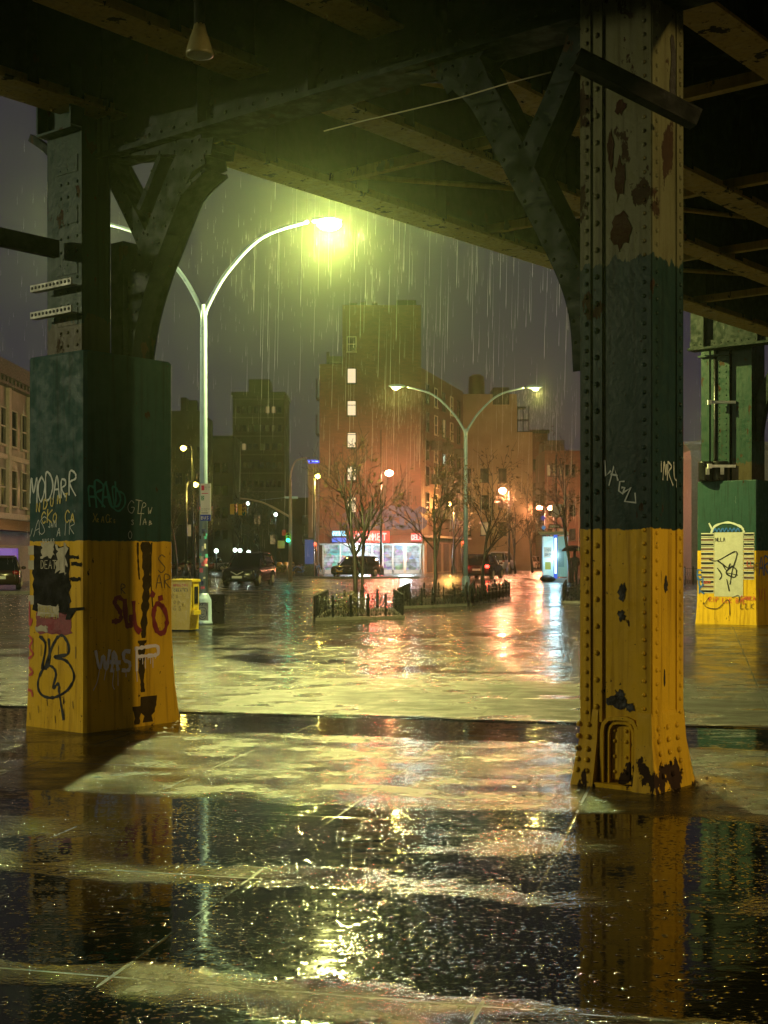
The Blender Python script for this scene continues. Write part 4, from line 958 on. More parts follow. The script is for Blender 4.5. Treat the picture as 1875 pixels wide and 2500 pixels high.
b7, P = bld("low building with a row of lit windows, half behind the riveted column", [(xt(1330, d), d), (xt(1460, d), d), (xt(1460, d), d+16), (xt(1330, d), d+16)], zt(1100, d), m_brick, "building")
bwall([(0, 0), (xt(1378, d)-xt(1330, d), 0), (xt(1378, d)-xt(1330, d), 6), (0, 6)], zt(1100, d)+.01, zt(1075, d), b7, m_bdark, "attic"); rows(b7, O, ux, .5, .75, 5, 11.6, 3, 1, .4, 1.3, m_trim, {(0, 0), (0, 1), (0, 2)}); rows(b7, O, ux, .8, 1.3, 4, 3.6, 3, 2, .7, 1.4, m_trim, {(0, 1)})
d = 240.
bk, P = bld("unlit row of flats closing the view down the side road", [(xt(1040, d), d), (xt(1420, d), d), (xt(1420, d), d+10), (xt(1040, d), d+10)], zt(1150, d), m_brick, "building"); rows(bk, O, ux, 2, 3, 9, 4, 3.4, 3, 1., 1.6, m_trim, {(1, 2), (0, 6)})
d = 215.
bl, P = bld("long dark block of flats low behind the parked cars across the road", [(xt(330, d), d), (xt(800, d), d), (xt(800, d), d+10), (xt(330, d), d+10)], zt(1215, d), m_bdark, "building"); rows(bl, O, ux, 1.5, 2.6, 11, 3.6, 3.2, 2, 1., 1.5, m_trim, {(0, 1), (0, 4), (1, 7), (0, 8)})
d = 88.
b9, P = bld("pale cornice building in the gap between the two right-hand columns", [(xt(1688, d), d), (xt(1990, d), d), (xt(1990, d), d+15), (xt(1688, d), d+15)], zt(1095, d), M("pale stucco", (.26, .23, .20), .7), "building")
m = MB(); m.frustum((-.1, 9, -.1, 15), (-.55, 9, -.5, 15), zt(1100, d), zt(1086, d)); m.box(-.6, 9, -.6, 15, zt(1086, d)+.002, zt(1080, d)); m.frustum((-.02, 9, -.03, 15), (-.1, 9, -.1, 15), zt(1118, d), zt(1100, d)-.002); m.build("cornice", M("pale stucco", (.26, .23, .20), .7), b9)
rows(b9, O, ux, 1.0, 1.6, 4, 1.6, 2.6, 2, .8, 1.3, m_trim, {(0, 1)})
# --- facade along the street at the left edge
XF = -22.5
b8, P = bld("three-storey tan street building with shops at the left edge", [(XF, 64), (XF, 96), (XF-10, 96), (XF-10, 64)], 12.6, m_tanw, "building"); 
m = MB(); m.box(-.02, .7, -.2, 32.2, 12.0, 12.9); m.box(-.02, .45, -.1, 32.1, 11.6, 11.99); 
for k in range(40): m.box(.001, .55, k*.8, k*.8+.3, 11.75, 11.995)
m.build("cornice", m_trim, b8)
uy = Vector((0, 1))
for j, z in enumerate((4.6, 8.2)):
    for k in range(12): window(b8, Vector((0, 0)), uy, 3+k*2.3, z, 1.15, 2.1, m_stone, m_pane)
m = MB()
for k in range(7): m.box(0, .22, 1.4+k*4.6, 1.85+k*4.6, .0, 11.58)
m.box(0, .3, 0, 32, 3.75, 4.1); m.box(0, .15, 0, 32, 7.3, 7.6); m.build("pilaster", m_stone, b8)
lw = lamp("facade_light", (XF+4, 74, 6.5), 260, (1., .70, .42), .3)
t = thing("street_lamp", "amber street lamp before the tan facade, mostly hidden by the casing", "street lamp", (XF+4, 74.2, 0), 0, "single-arm street lamps"); m = MB(); m.tube([(0, 0, 0), (0, 0, 6.9)], .08, 8); m.build("pole", m_pole, t); lw.parent = t; lw.location = (0, -.3, 6.5)
m = MB(); m.sphere((0, -.3, 6.9), (.2, .3, .1), 10, 6); h_ = m.build("lamp_head", m_pole, t)
t = thing("shop_shutter", "rolled corrugated shop shutter and awning lit purple beneath, left edge", "shop front", (XF+.23, 70, 0)); m = MB(); m.frustum((0, 1.4, -2, 14), (0, .2, -2, 14), 3.0, 3.7); m.build("awning", M("rust awning", (.28, .16, .07), .6), t)
m = MB(); m.box(.0, .1, -2, 14, 2.2, 3.0)
for k in range(6): m.box(.1, .13, -2, 14, 2.25+k*.12, 2.3+k*.12)
m.build("shutter", M("ribbed shutter", (.10, .075, .05), .6), t); m = MB(); m.box(.0, .06, -2, 10.8, 1.12, 2.02); m.build("display_window", EM("purple window", (.22, .02, .8), .32), t); m = MB(); m.box(0, .12, -2, 14, 0, 1.11); m.box(0, .12, -2, 14, 2.021, 2.19); m.box(0, .12, 10.81, 14, 1.111, 2.02); m.build("stall_riser", m_stone, t)
t = thing("lit_doorway", "white-lit shop doorway with lime frame at the left edge", "doorway", (XF+.23, 85, 0)); m = MB(); m.box(0, .05, 0, 8, .3, 2.9); m.build("glass", EM("cool doorway", (.8, .95, 1.), .8), t); m = MB()
for k in range(5): m.box(.051, .12, k*2-.05, k*2+.05, 0, 3)
m.build("mullion", M("lime frame", (.35, .5, .03), .5), t)
t = thing("blue_shop_sign", "blue shop sign with a white lit end at the left edge", "shop sign", (XF+.23, 84, 3.1)); m = MB(); m.box(.0, .9, 0, .3, 0, .9); m.build("panel", M("sign navy", (.01, .05, .3), .4), t); m = MB(); m.box(.55, .9, -.03, -.001, .1, .8); m.build("lit_end", EM("sign end", (1., .85, .8), .8), t)

# ================================================================== vehicles
def car(label, loc, heading, L, Wd, H, paint, style='suv', tail=False, head=False, plate_m=None, name="parked_car", group=None, cat="car"):
    """local x = forward"""
    t = thing(name, label, cat, (loc[0], loc[1], .012), math.atan2(heading[1], heading[0]), group)
    hl, hw = L/2, Wd/2; belt = H*(.60 if style != 'van' else .58); hood = H*(.58 if style != 'van' else .56)
    def loft(st, close=True):
        m = MB(); n = len(st[0]); vs = [p for s_ in st for p in s_]
        fs = [(i*n+k, i*n+k+1, (i+1)*n+k+1, (i+1)*n+k) for i in range(len(st)-1) for k in range(n-1)]
        fs += [tuple(range(n)), tuple(reversed(range((len(st)-1)*n, len(st)*n)))]; fs += [(i*n, (i+1)*n, (i+1)*n+n-1, i*n+n-1) for i in range(len(st)-1)]
        return m.add(vs, fs, True)
    def sec(x, w, zb, zt_): return [(x, -w*.93, zb), (x, -w, zb+.14), (x, -w*1.0, zb+(zt_-zb)*.55), (x, -w*.96, zt_-.05), (x, -w*.86, zt_), (x, w*.86, zt_), (x, w*.96, zt_-.05), (x, w, zb+(zt_-zb)*.55), (x, w, zb+.14), (x, w*.93, zb)]
    gc = .24
    prof = [(-hl, .80, gc+.18, belt-.12), (-hl+.1, .92, gc+.04, belt-.02), (-hl+.45, 1., gc, belt), (-.3*hl, 1., gc, belt), (.3*hl, 1., gc, belt-.02), (.42*hl, 1., gc, belt-.03), (.62*hl, .99, gc, hood), (.85*hl, .95, gc, hood-.06), (.95*hl, .89, gc+.04, hood-.14), (hl, .78, gc+.12, hood-.28)]
    m = loft([sec(x, hw*w, zb, z) for x, w, zb, z in prof]); body = m.build("body", paint, t)
    rear = -hl+.12 if style in ('suv', 'van') else -hl*.62
    cab = [(rear, .86, belt-.03, belt+.02), (rear+.22, .84, belt-.03, H-.12), (rear+.6, .82, belt-.03, H-.03), (-.05*hl, .82, belt-.03, H), (.12*hl, .82, belt-.03, H-.05), (.22*hl, .83, belt-.03, H-.16), (.50*hl, .86, belt-.06, hood+.02)]
    def csec(x, w, z0, z1): return [(x, -hw*.93, z0), (x, -hw*w*.97, z0+(z1-z0)*.5), (x, -hw*w*.88, z1-.04*(z1 > z0+.2)), (x, -hw*w*.74, z1), (x, hw*w*.74, z1), (x, hw*w*.88, z1-.04*(z1 > z0+.2)), (x, hw*w*.97, z0+(z1-z0)*.5), (x, hw*.93, z0)]
    loft([csec(*c) for c in cab]).build("glasshouse", m_glass, t)
    m = MB(); m.add([(rear+.18, -hw*.66, H-.10), (rear+.18, hw*.66, H-.10), (-.05*hl, hw*.68, H+.012), (-.05*hl, -hw*.68, H+.012), (.14*hl, -hw*.66, H-.045), (.14*hl, hw*.66, H-.045), (rear+.6, -hw*.67, H-.008), (rear+.6, hw*.67, H-.008)], [(0, 1, 7, 6), (6, 7, 2, 3), (3, 2, 5, 4)]); m.build("roof", paint, t)
    pl = MB()
    for s_ in (-1, 1):
        for (xa, xb) in ((.47*hl, .14*hl), (-.1*hl, -.12*hl), (rear+.1, rear+.3)): pl.tube([(xa, s_*hw*.925, belt-.03), ((xa+xb)/2, s_*hw*.845, (belt+H)/2-.02), (xb, s_*hw*.735, H-.05)], .035, 5)
        pl.tube([(.14*hl, s_*hw*.74, H-.045), (-.05*hl, s_*hw*.74, H-.0), (rear+.6, s_*hw*.74, H-.03), (rear+.22, s_*hw*.74, H-.12)], .03, 5)
    pl.build("pillar", paint, t)
    R = .36 if style == 'suv' else .33
    for x in (-.56*hl, .60*hl):
        for s_ in (-1, 1):
            m = MB(); m.lathe([(R*.62, -.11), (R*.95, -.11), (R, -.06), (R, .06), (R*.95, .11), (R*.62, .11)], 20, (x, s_*(hw-.10), R), 'y'); w_ = m.build("wheel", m_rubber, t)
            m = MB(); m.lathe([(R*.60, -.115), (R*.60, .115)], 16, (x, s_*(hw-.10), R), 'y')
            for k in range(5):
                a = 2*math.pi*k/5; m.tube([(x, s_*(hw+.02), R), (x+math.cos(a)*R*.56, s_*(hw+.02), R+math.sin(a)*R*.56)], .035, 5)
            m.build("rim", M("alloy rim", (.55, .50, .36), .4, .1), w_)
            m = MB(); P = [(x+math.cos(math.pi*k/10)*(R+.07), s_*(hw-.002), R+math.sin(math.pi*k/10)*(R+.07)) for k in range(11)]; m.tube(P, .035, 5); m.build("arch", m_rubber, t)
    for s_ in (-1, 1):
        m = MB(); m.sphere((.90*hl, s_*hw*.70, hood-.22), (.16, .20, .085), 10, 6); m.build("headlight", EM("lit headlight", (1, .95, .8), 12.) if head else M("headlamp glass", (.6, .6, .58), .15), t)
        m = MB(); m.sphere((-hl+.06, s_*hw*.76, belt-.14), (.09, .17, .11), 10, 6); m.build("taillight", EM("lit tail lamp", (1., .03, .02), 14.) if tail else M("unlit tail lamp", (.25, .01, .01), .2), t)
        m = MB(); m.sphere((.34*hl, s_*(hw+.10), belt+.06), (.07, .11, .08), 8, 6); m.build("mirror", paint, t)
    m = MB(); m.box(hl-.06, hl-.0, -hw*.45, hw*.45, hood-.42, hood-.26); m.box(hl-.05, hl+.015, -hw*.6, hw*.6, gc+.10, gc+.24); m.build("grille", m_iron, t)
    m = MB(); m.tube([(hl+.0, -.32, hood-.24), (hl+.035, 0, hood-.40), (hl+.0, .32, hood-.24)], .028, 6); m.build("grille_trim", M("bright trim", (.6, .6, .6), .3), t)
    m = MB(); m.box(hl+.016, hl+.03, -.26, .26, gc+.18, gc+.30); m.box(-hl-.03, -hl-.0, -.26, .26, belt-.42, belt-.29); m.build("number_plate", plate_m or m_white, t)
    if tail:
        for s_ in (-1, 1): lamp("tail_light", (-hl-.12, s_*hw*.76, belt-.14), 18, (1., .05, .03), .08, t)
    return t
def cpaint(n, c, r=.22): return M("car paint "+n, c, r, .2, var=.08, bump=0, spec=.7)
p = pg(603, 1432)
car("black SUV with chrome V grille turning at the crossing", (p.x, p.y+1.2), (-.17, -.98), 4.6, 1.84, 1.72, cpaint("black", (.035, .032, .036), .16), 'suv')
p = pg(868, 1411); car("dark old sedan with a yellow plate parked before the bright shop", (p.x, p.y+1), (-.50, -.86), 4.5, 1.8, 1.55, cpaint("olive", (.05, .045, .03)), 'suv', plate_m=M("yellow plate", (.7, .42, .03), .4))
p = pg(1186, 1415); car("dark red car with glowing tail lights driving away on the wet road", (p.x, p.y+1.5), (.30, .95), 4.5, 1.85, 1.68, cpaint("maroon", (.06, .008, .010)), 'suv', tail=True, name="moving_car")
p = pg(1238, 1394); car("pale blue van standing beyond the red-lit car", (p.x-.4, p.y+1), (.35, .93), 4.9, 1.95, 2.05, cpaint("pale blue", (.42, .52, .60), .35), 'van', name="van", cat="van")
p = pg(1286, 1391); car("white parked car left of the glass kiosk", (p.x, p.y+1), (-.38, -.92), 4.5, 1.8, 1.62, cpaint("white", (.55, .5, .42), .3), 'suv')
p = pg(1313, 1389); car("grey parked car tucked against the glass kiosk", (p.x, p.y+3), (-.38, -.92), 4.5, 1.8, 1.6, cpaint("grey", (.3, .28, .25), .3), 'suv')
p = pg(14, 1441); car("dark hatchback cut off by the left edge of the photo", (p.x-.5, p.y+1), (-.25, .97), 4.3, 1.78, 1.55, cpaint("brown", (.05, .03, .02), .2), 'suv')
p = pg(500, 1396); car("light saloon parked behind the tall lamp pole", (p.x, p.y+3), (-.95, -.3), 4.4, 1.75, 1.5, cpaint("silver", (.35, .33, .28), .3), 'sedan')
p = pg(446, 1398); car("dark saloon with a reddish sheen parked past the newspaper box", (p.x, p.y+6), (-.95, -.2), 4.4, 1.75, 1.5, cpaint("wine", (.08, .015, .012), .25), 'sedan')

# ================================================================== kiosk, person, signals, bikes
p = pg(1355, 1420)
t = thing("glass_kiosk", "pale glass kiosk glowing cyan with a tall blue light strip", "kiosk", (p.x, p.y, 0), -.12)
w = 60*p.y/F; hh = 2.75
_g = NT("backlit frosted glass"); _p = _g.obj(); _cl = _g.mix(_g.ramp(_g.noise(_p, 1.6, 4), .35, .7), (.35, .72, .78), (.75, .95, .85)); _g.set(Base_Color=(.3, .4, .4), Roughness=.15, Emission_Color=_cl, Emission_Strength=.52); m_kg = _g.m
m = MB(); m.box(-w/2, -.08, -.5, -.45, .3, hh); m.build("glass_panel", m_kg, t); m = MB(); m.box(.14, w/2, -.5, -.45, .3, hh); m.build("glass_panel", EM("green lit glass", (.25, .62, .55), .42), t)
m = MB(); m.box(-w/2, w/2, .4, .45, .3, hh); m.build("back_panel", m_kg, t)
m = MB(); m.box(-.08, .14, -.56, -.44, .2, hh+.1); m.build("light_column", EM("blue column", (.03, .12, .85), .9), t)
m = MB(); m.box(-.02, .08, -.58, -.561, .5, hh-.1); m.build("light_strip", EM("strip light", (.45, .75, 1.), 5.), t)
m = MB(); m.frustum((-w/2-.12, w/2+.12, -.62, .6), (-w/2-.3, w/2+.05, -.5, .6), hh+.101, hh+.3); m.build("roof", M("kiosk roof", (.45, .45, .4), .4), t)
m = MB()
for x in (-w/2, w/2): m.box(x-.035, x+.035, -.53, -.44, 0, hh); m.box(x-.035, x+.035, .38, .47, 0, hh)
m.box(-w/2, w/2, -.54, .48, .0, .22); m.build("frame", m_galv, t); fK = lambda u, v, w: (u, -.501-w, v); plate(t, fK, -.68, -.2, 1.45, 2.1, EM('poster glow', (.75, .9, .8), .55), 'poster'); graffiti(t, fK, text('NOW', -.6, 1.85, .16, .14)+text('SHOW', -.62, 1.58, .14, .115), .03, EM('poster ink', (.05, .3, .45), .3), False, 'lettering', .006); plate(t, fK, -.6, -.25, .75, 1.2, EM('poster lime', (.55, .75, .1), .5), 'poster'); plate(t, fK, .2, .55, .9, 2.0, EM('poster teal', (.08, .35, .4), .4), 'poster'); lamp("kiosk_light", (0, -1.0, 1.6), 130, (.5, .85, 1.), .3, t)
p = pg(1330, 1420); t = thing("rubbish_bag", "black rubbish bag slumped at the foot of the kiosk", "rubbish bag", (p.x, p.y-.9, 0)); m = MB(); m.sphere((0, 0, .2), (.42, .3, .22), 12, 8); m.sphere((.25, .05, .16), (.3, .25, .17), 10, 6); m.build("bag", m_rubber, t)
# person with umbrella (one skinned body)
p = pg(1403, 1431)
t = thing("person", "person in dark clothes walking away under a black umbrella beside the riveted column", "person", (p.x, p.y, 0), .15)
J = [(0,0,.95), (0,0,1.15), (0,0,1.38), (0,.02,1.5), (0,.03,1.62), (.10,0,.9), (.11,.10,.5), (.11,.02,.09), (.11,.17,.05), (-.10,0,.9), (-.11,-.06,.5), (-.12,-.22,.12), (-.12,-.08,.04), (.19,0,1.40), (.25,.04,1.15), (.22,.2,1.02), (-.19,0,1.40), (-.24,.10,1.18), (-.16,.25,1.32), (0,.03,1.74)]
E = [(0,1),(1,2),(2,3),(3,4),(4,19),(0,5),(5,6),(6,7),(7,8),(0,9),(9,10),(10,11),(11,12),(2,13),(13,14),(14,15),(2,16),(16,17),(17,18)]
RR = [.16,.15,.17,.07,.10,.11,.075,.05,.045,.11,.075,.05,.045,.075,.055,.04,.075,.055,.04,.08]
me = bpy.data.meshes.new("body"); me.from_pydata(J, E, []); bo = bpy.data.objects.new("body", me); COL.objects.link(bo); bo.parent = t; me.materials.append(M("dark clothes", (.015, .015, .018), .7))
sk = bo.modifiers.new("skin", 'SKIN')
for i, r_ in enumerate(RR): me.skin_vertices[0].data[i].radius = (r_, r_*.85)
me.skin_vertices[0].data[0].use_root = True; bo.modifiers.new("sub", 'SUBSURF').levels = 1; bo.modifiers["sub"].render_levels = 2
m = MB(); m.sphere((0, .02, 1.76), (.085, .095, .07), 10, 6); m.build("hair", M("dark hair", (.012, .009, .007), .6), t)
t = thing("umbrella", "open black umbrella held over the walking person", "umbrella", (p.x-.05, p.y+.18, 0), .15)
vs = []; fs = []; n = 16
for i in range(6):
    a = i/5*math.pi*.42
    for k in range(n): 
        sc = .62*(1-.06*(k % 2)*(i/5)); vs.append((math.sin(a)/math.sin(math.pi*.42)*sc*math.cos(2*math.pi*k/n), math.sin(a)/math.sin(math.pi*.42)*sc*math.sin(2*math.pi*k/n), 2.10-.30*(1-math.cos(a))/(1-math.cos(math.pi*.42))))
for i in range(5): fs += [(i*n+k, i*n+(k+1) % n, (i+1)*n+(k+1) % n, (i+1)*n+k) for k in range(n)]
m = MB(); m.add(vs, fs, False); o = m.build("canopy", M("umbrella cloth", (.012, .012, .014), .35), t, fix=False); o.modifiers.new("thick", 'SOLIDIFY').thickness = .01
m = MB(); m.tube([(0, 0, 1.25), (0, 0, 2.14)], .012, 6); m.build("shaft", m_chrome, t)
# traffic signals
def ground_x(px, d): return xt(px, d)
d = 82.; bx = xt(709, d)
t = thing("signal_pole", "pale curved lamp mast with a long signal arm reaching over the road", "signal pole", (bx, d, 0)); zm = zt(1118, d)
m = MB(); m.tube([(0, 0, 0), (0, 0, zt(1230, d)), (0, 0, zt(1170, d))], [.13, .10, .08], 10); m.tube(smooth3([(0, 0, zt(1172, d)), (.06, 0, zt(1150, d)), (.3, 0, zt(1127, d)), (.75, 0, zm), (1.0, 0, zm)]), .05, 8); m.build("mast", M("warm grey pole", (.42, .33, .27), .4, .3), t)
a0 = xt(586, d)-bx
m = MB(); m.tube(smooth3([(0, 0, zt(1263, d)), (a0*.45, 0, zt(1232, d)), (a0*.75, 0, zt(1221, d)), (a0, 0, zt(1217, d))]), [.07]*5+[.055]*11, 8); m.build("arm", M("warm grey pole", (.42, .33, .27), .4, .3), t)
m = MB(); m.tube([(.3, 0, zt(1215, d)), (-.2, 0, zt(1214, d)), (a0*.6, 0, zt(1221, d))], .015, 5); m.box(-.35, .45, -.05, .05, zt(1217, d), zt(1212, d)); m.build("tie_rod", m_galv, t)
m_sigy = M("signal yellow", (.55, .32, .02), .45)
def signal(label, px, y0, y1, d, lit, rz=0., on='green', w=.36):
    t = thing("traffic_signal", label, "traffic signal", (xt(px, d), d-.12, 0), rz, "traffic signals at the crossing"); z0, z1 = zt(y1, d), zt(y0, d); h = (z1-z0)/3
    m = MB(); m.box(-w/2, w/2, 0, .26, z0, z1); m.build("housing", m_sigy, t)
    for k, (nm, cc) in enumerate((('green', (.02, .8, .5)), ('amber', (1., .5, .02)), ('red', (1., .04, .02)))):
        zc = z0+h*(k+.5); on_ = nm == on
        m = MB(); m.lathe([(w*.38, -.02), (w*.33, -.05), (.02, -.06)], 14, (0, .01, zc), 'y'); m.build("lens", EM("signal "+nm, cc, 9.) if on_ else M("dark lens "+nm, tuple(x*.1 for x in cc), .3), t)
        m = MB(); P = [(math.cos(a)*w*.42, -.18 if False else -.13, zc+math.sin(a)*w*.42) for a in [math.pi*q/8 for q in range(9)]]; m.tube(P, .02, 4); m.build("visor", m_sigy, t)
        if on_: lamp("signal_light", (0, -.25, zc), 14, cc, .1, t)
    return t
signal("yellow signal head facing sideways, outer one on the long arm", 575, 1231, 1256, d, 0, 1.2, None, .4); signal("yellow signal head facing the plaza, inner one on the long arm", 595, 1231, 1258, d, 0, .9, None, .4)
signal("small signal head showing green on the pale mast", 704, 1303, 1322, d, 1, 0, 'green', .3)
signal("signal showing red on a thin post by the bright shop", 768, 1326, 1345, 104, 1, 0, 'red', .36)
m = MB(); x_ = xt(768, 104); m.tube([(0, 0, 0), (0, 0, zt(1322, 104))], .05, 6); tag(m.build("signal_post", M("warm grey pole", (.42, .33, .27), .4, .3), None, (x_, 104.1, 0)), "thin post carrying the red signal by the shop", "post")
signal("small red signal behind the slender bluish lamp", 1130, 1322, 1338, 118, 1, 0, 'red', .3)
m = MB(); m.tube([(0, 0, 0), (0, 0, zt(1320, 118))], .05, 6); tag(m.build("signal_post", m_pole, None, (xt(1129, 118), 118.1, 0)), "dark post carrying the small red signal near the bluish lamp", "post")
signal("small red signal low between the two columns at right", 1672, 1270, 1290, 95, 1, 0, 'red', .32)
m = MB(); m.tube([(0, 0, 0), (0, 0, zt(1268, 95))], .05, 6); tag(m.build("signal_post", m_pole, None, (xt(1671, 95), 95.1, 0)), "dark post carrying the red signal between the columns", "post")
d = 84.; t = thing("road_sign", "small square orange sign on the pale signal mast", "sign", (xt(692, d), d-1.9, zt(1330, d))); m = MB(); m.box(-.22, .22, 0, .03, -.24, .24); m.build("panel", M("orange sign", (.6, .3, .08), .5), t)
t = thing("road_sign", "small red square sign above the green signal", "sign", (xt(699, d), d-1.95, zt(1302, d))); m = MB(); m.box(-.12, .12, 0, .03, -.17, .17); m.build("panel", M("red sign", (.6, .03, .03), .5), t)
d = 96.; q = pw(755, 1358, d); t = thing("information_panel", "dark blue standing information panel beside the shop", "panel", (q.x, d, 0)); m = MB(); m.box(-.36, .36, -.08, .08, .25, 2.9); m.build("case", m_iron, t); m = MB(); m.box(-.31, .31, -.095, -.081, 1.0, 2.75); m.build("screen", EM("blue screen", (.03, .07, .30), .5), t)
m = MB(); m.box(-.33, .33, -.06, .06, 0, .249); m.build("foot", m_iron, t)
d = 100.; q = pw(1358, 1246, d); t = thing("notice_board", "pale blank notice board high on a pole above the kiosk", "sign", (q.x, d, 0)); m = MB(); m.box(-.34, .34, -.05, 0, zt(1263, d), zt(1231, d)); m.build("panel", M("pale board", (.5, .53, .56), .5), t); m = MB(); m.tube([(0, .05, 0), (0, .05, zt(1110, d))], .07, 8); m.build("post", m_pole, t)
for k, (x, y, c, lb) in enumerate(((1326, 1265, (.02, .05, .5), "round blue transit sign above the kiosk"), (1327, 1288, (.05, .30, .6), "square light blue transit sign just above the kiosk roof"))):
    q = pw(x, y, 92); t = thing("transit_sign", lb, "sign", q, 0); m = MB(); m.lathe([(.17, 0), (.17, .04)], 16 if k == 0 else 4, (0, 0, 0), 'y'); m.build("disc", EM("transit "+lb, c, .5), t); m = MB(); m.tube([(0, .08, -q.z), (0, .08, .3)], .03, 6); m.build("post", m_pole, t)
q = pw(1354, 1285, 92); t = thing("one_way_sign", "black and white one way sign beside the transit signs", "sign", q); m = MB(); m.box(-.42, .42, 0, .03, -.14, .14); m.build("panel", m_blk, t); fO = lambda u, v, w: (u, -w, v)
plate(t, fO, -.34, .05, -.07, .07, m_white, "arrow"); graffiti(t, fO, text("ONE WAY", -.31, -.04, .08, .05), .014, m_blk, False, "lettering", .006); graffiti(t, fO, [[(.05, .0), (.33, .0)], [(.22, .08), (.34, 0), (.22, -.08)]], .03, m_white, False, "arrow", .004); m = MB(); m.tube([(0, .06, -q.z), (0, .06, .2)], .03, 6); m.build("post", m_pole, t)
# bicycles
def bike(label, loc, rz, c):
    t = thing("bicycle", label, "bicycle", loc, rz, "bicycles parked by the crossing")
    for x in (-.52, .52):
        m = MB(); P = [(x+.33*math.cos(2*math.pi*k/20), 0, .34+.33*math.sin(2*math.pi*k/20)) for k in range(21)]; m.tube(P, .022, 5, False)
        for k in range(8): a = math.pi*k/8; m.tube([(x-.32*math.cos(a), 0, .34-.32*math.sin(a)), (x+.32*math.cos(a), 0, .34+.32*math.sin(a))], .004, 3)
        m.build("wheel", m_rubber, t)
    m = MB(); m.tube([(-.52, 0, .34), (-.1, 0, .32), (.36, 0, .78)], .03, 6); m.tube([(-.1, 0, .32), (-.24, 0, .85)], .028, 6); m.tube([(-.2, 0, .7), (.38, 0, .80)], .03, 6); m.tube([(.52, 0, .34), (.36, 0, .95)], .028, 6); m.build("frame", M("bike "+str(c), c, .35), t)
    m = MB(); m.tube([(.30, -.28, 1.02), (.37, -.1, .98), (.37, .1, .98), (.30, .28, 1.02)], .018, 6); m.build("handlebar", m_iron, t); m = MB(); m.sphere((-.26, 0, .89), (.15, .09, .05), 8, 5); m.build("saddle", m_iron, t)
    P = smooth3([(-.9, 0, .38), (-.75, 0, .66), (-.5, 0, .75), (-.25, 0, .6)]); m = MB(); m.tube(P, .05, 5); m.build("mudguard", M("bike "+str(c), c, .35), t)
for k, (x, y, rz, c, lb) in enumerate(((742, 1407, .3, (.02, .10, .35), "blue bicycle at the left of the rack by the shop"), (768, 1406, -.25, (.02, .12, .38), "blue bicycle nearest the bright shop window"), (722, 1403, .5, (.05, .05, .05), "black bicycle next to the yellow barrels"), (755, 1400, 1.0, (.03, .05, .08), "dark bicycle behind the two blue ones"))):
    p = pg(x, y); bike(lb, (p.x, p.y, .01), rz, c)
for k, (x, y) in enumerate(((642, 1404), (660, 1403), (678, 1402), (694, 1401), (708, 1400))):
    p = pg(x, y); t = thing("traffic_barrel", "yellow street barrel standing in the row beside the black car", "barrel", (p.x, p.y+2, 0), 0, "yellow barrels in a row"); m = MB(); m.lathe([(.34, 0), (.34, .1), (.27, .12), (.25, .5), (.25, .95), (.22, 1.02), (.1, 1.06)], 12); m.build("body", M("barrel yellow", (.35, .24, .03), .5), t)
    m = MB(); m.lathe([(.266, .45), (.258, .6)], 12); m.build("band", M("barrel band", (.12, .12, .04), .4), t)
p = pg(690, 1405); t = thing("leafy_planter", "green shrub in a low planter between barrels and bicycles", "planter", (p.x, p.y, 0)); 
def leafball(m, c, r, n, s, seed):
    rr = random.Random(seed)
    for _ in range(n):
        th, ph = rr.uniform(0, 6.28), math.acos(rr.uniform(-1, 1)); k = r*rr.uniform(.55, 1.05); q = Vector((c[0]+k*math.sin(ph)*math.cos(th), c[1]+k*math.sin(ph)*math.sin(th), c[2]+k*.75*math.cos(ph)))
        u = Vector((rr.uniform(-1, 1), rr.uniform(-1, 1), rr.uniform(-1, 1))).normalized(); v = u.orthogonal().normalized(); z = s*rr.uniform(.6, 1.3)
        m.add([q-u*z, q+v*z*.5, q+u*z, q-v*z*.5], [(0, 1, 2, 3)])
m = MB(); leafball(m, (0, 0, .5), .55, 500, .08, 3); m.build("foliage", M("planter leaves", (.06, .10, .02), .5, var=.5), t, fix=False); m = MB(); m.frustum((-.5, .5, -.3, .3), (-.55, .55, -.35, .35), 0, .3); m.build("tub", m_conc, t)
# bin and bench bits by the shop
p = pg(1019, 1397); t = thing("litter_bin", "dark wire litter bin before the beige shop wall", "litter bin", (p.x, p.y, 0)); m = MB(); m.lathe([(.25, 0), (.3, .9), (.32, .92), (.28, .95)], 12); m.build("basket", m_iron, t); m = MB(); m.lathe([(.2, .95), (.2, .97)], 12); m.build("liner", m_rubber, t)
p = pg(1046, 1393); t = thing("board_sign", "white folding pavement sign right of the litter bin", "sign", (p.x, p.y, 0)); m = MB(); m.add([(-.3,-.3,0),(.3,-.3,0),(.3,0,1.1),(-.3,0,1.1),(-.3,.3,0),(.3,.3,0)], [(0,1,2,3),(3,2,5,4)]); m.build("panel", m_white, t); graffiti(t, lambda u, v, w: (u, -.3+.27*v-w, v), text("HOT", -.25, .8, .16, .17)+text("FOOD", -.27, .55, .14, .14)+text("OPEN", -.27, .3, .14, .14), .03, m_red2, False, "lettering", .01)
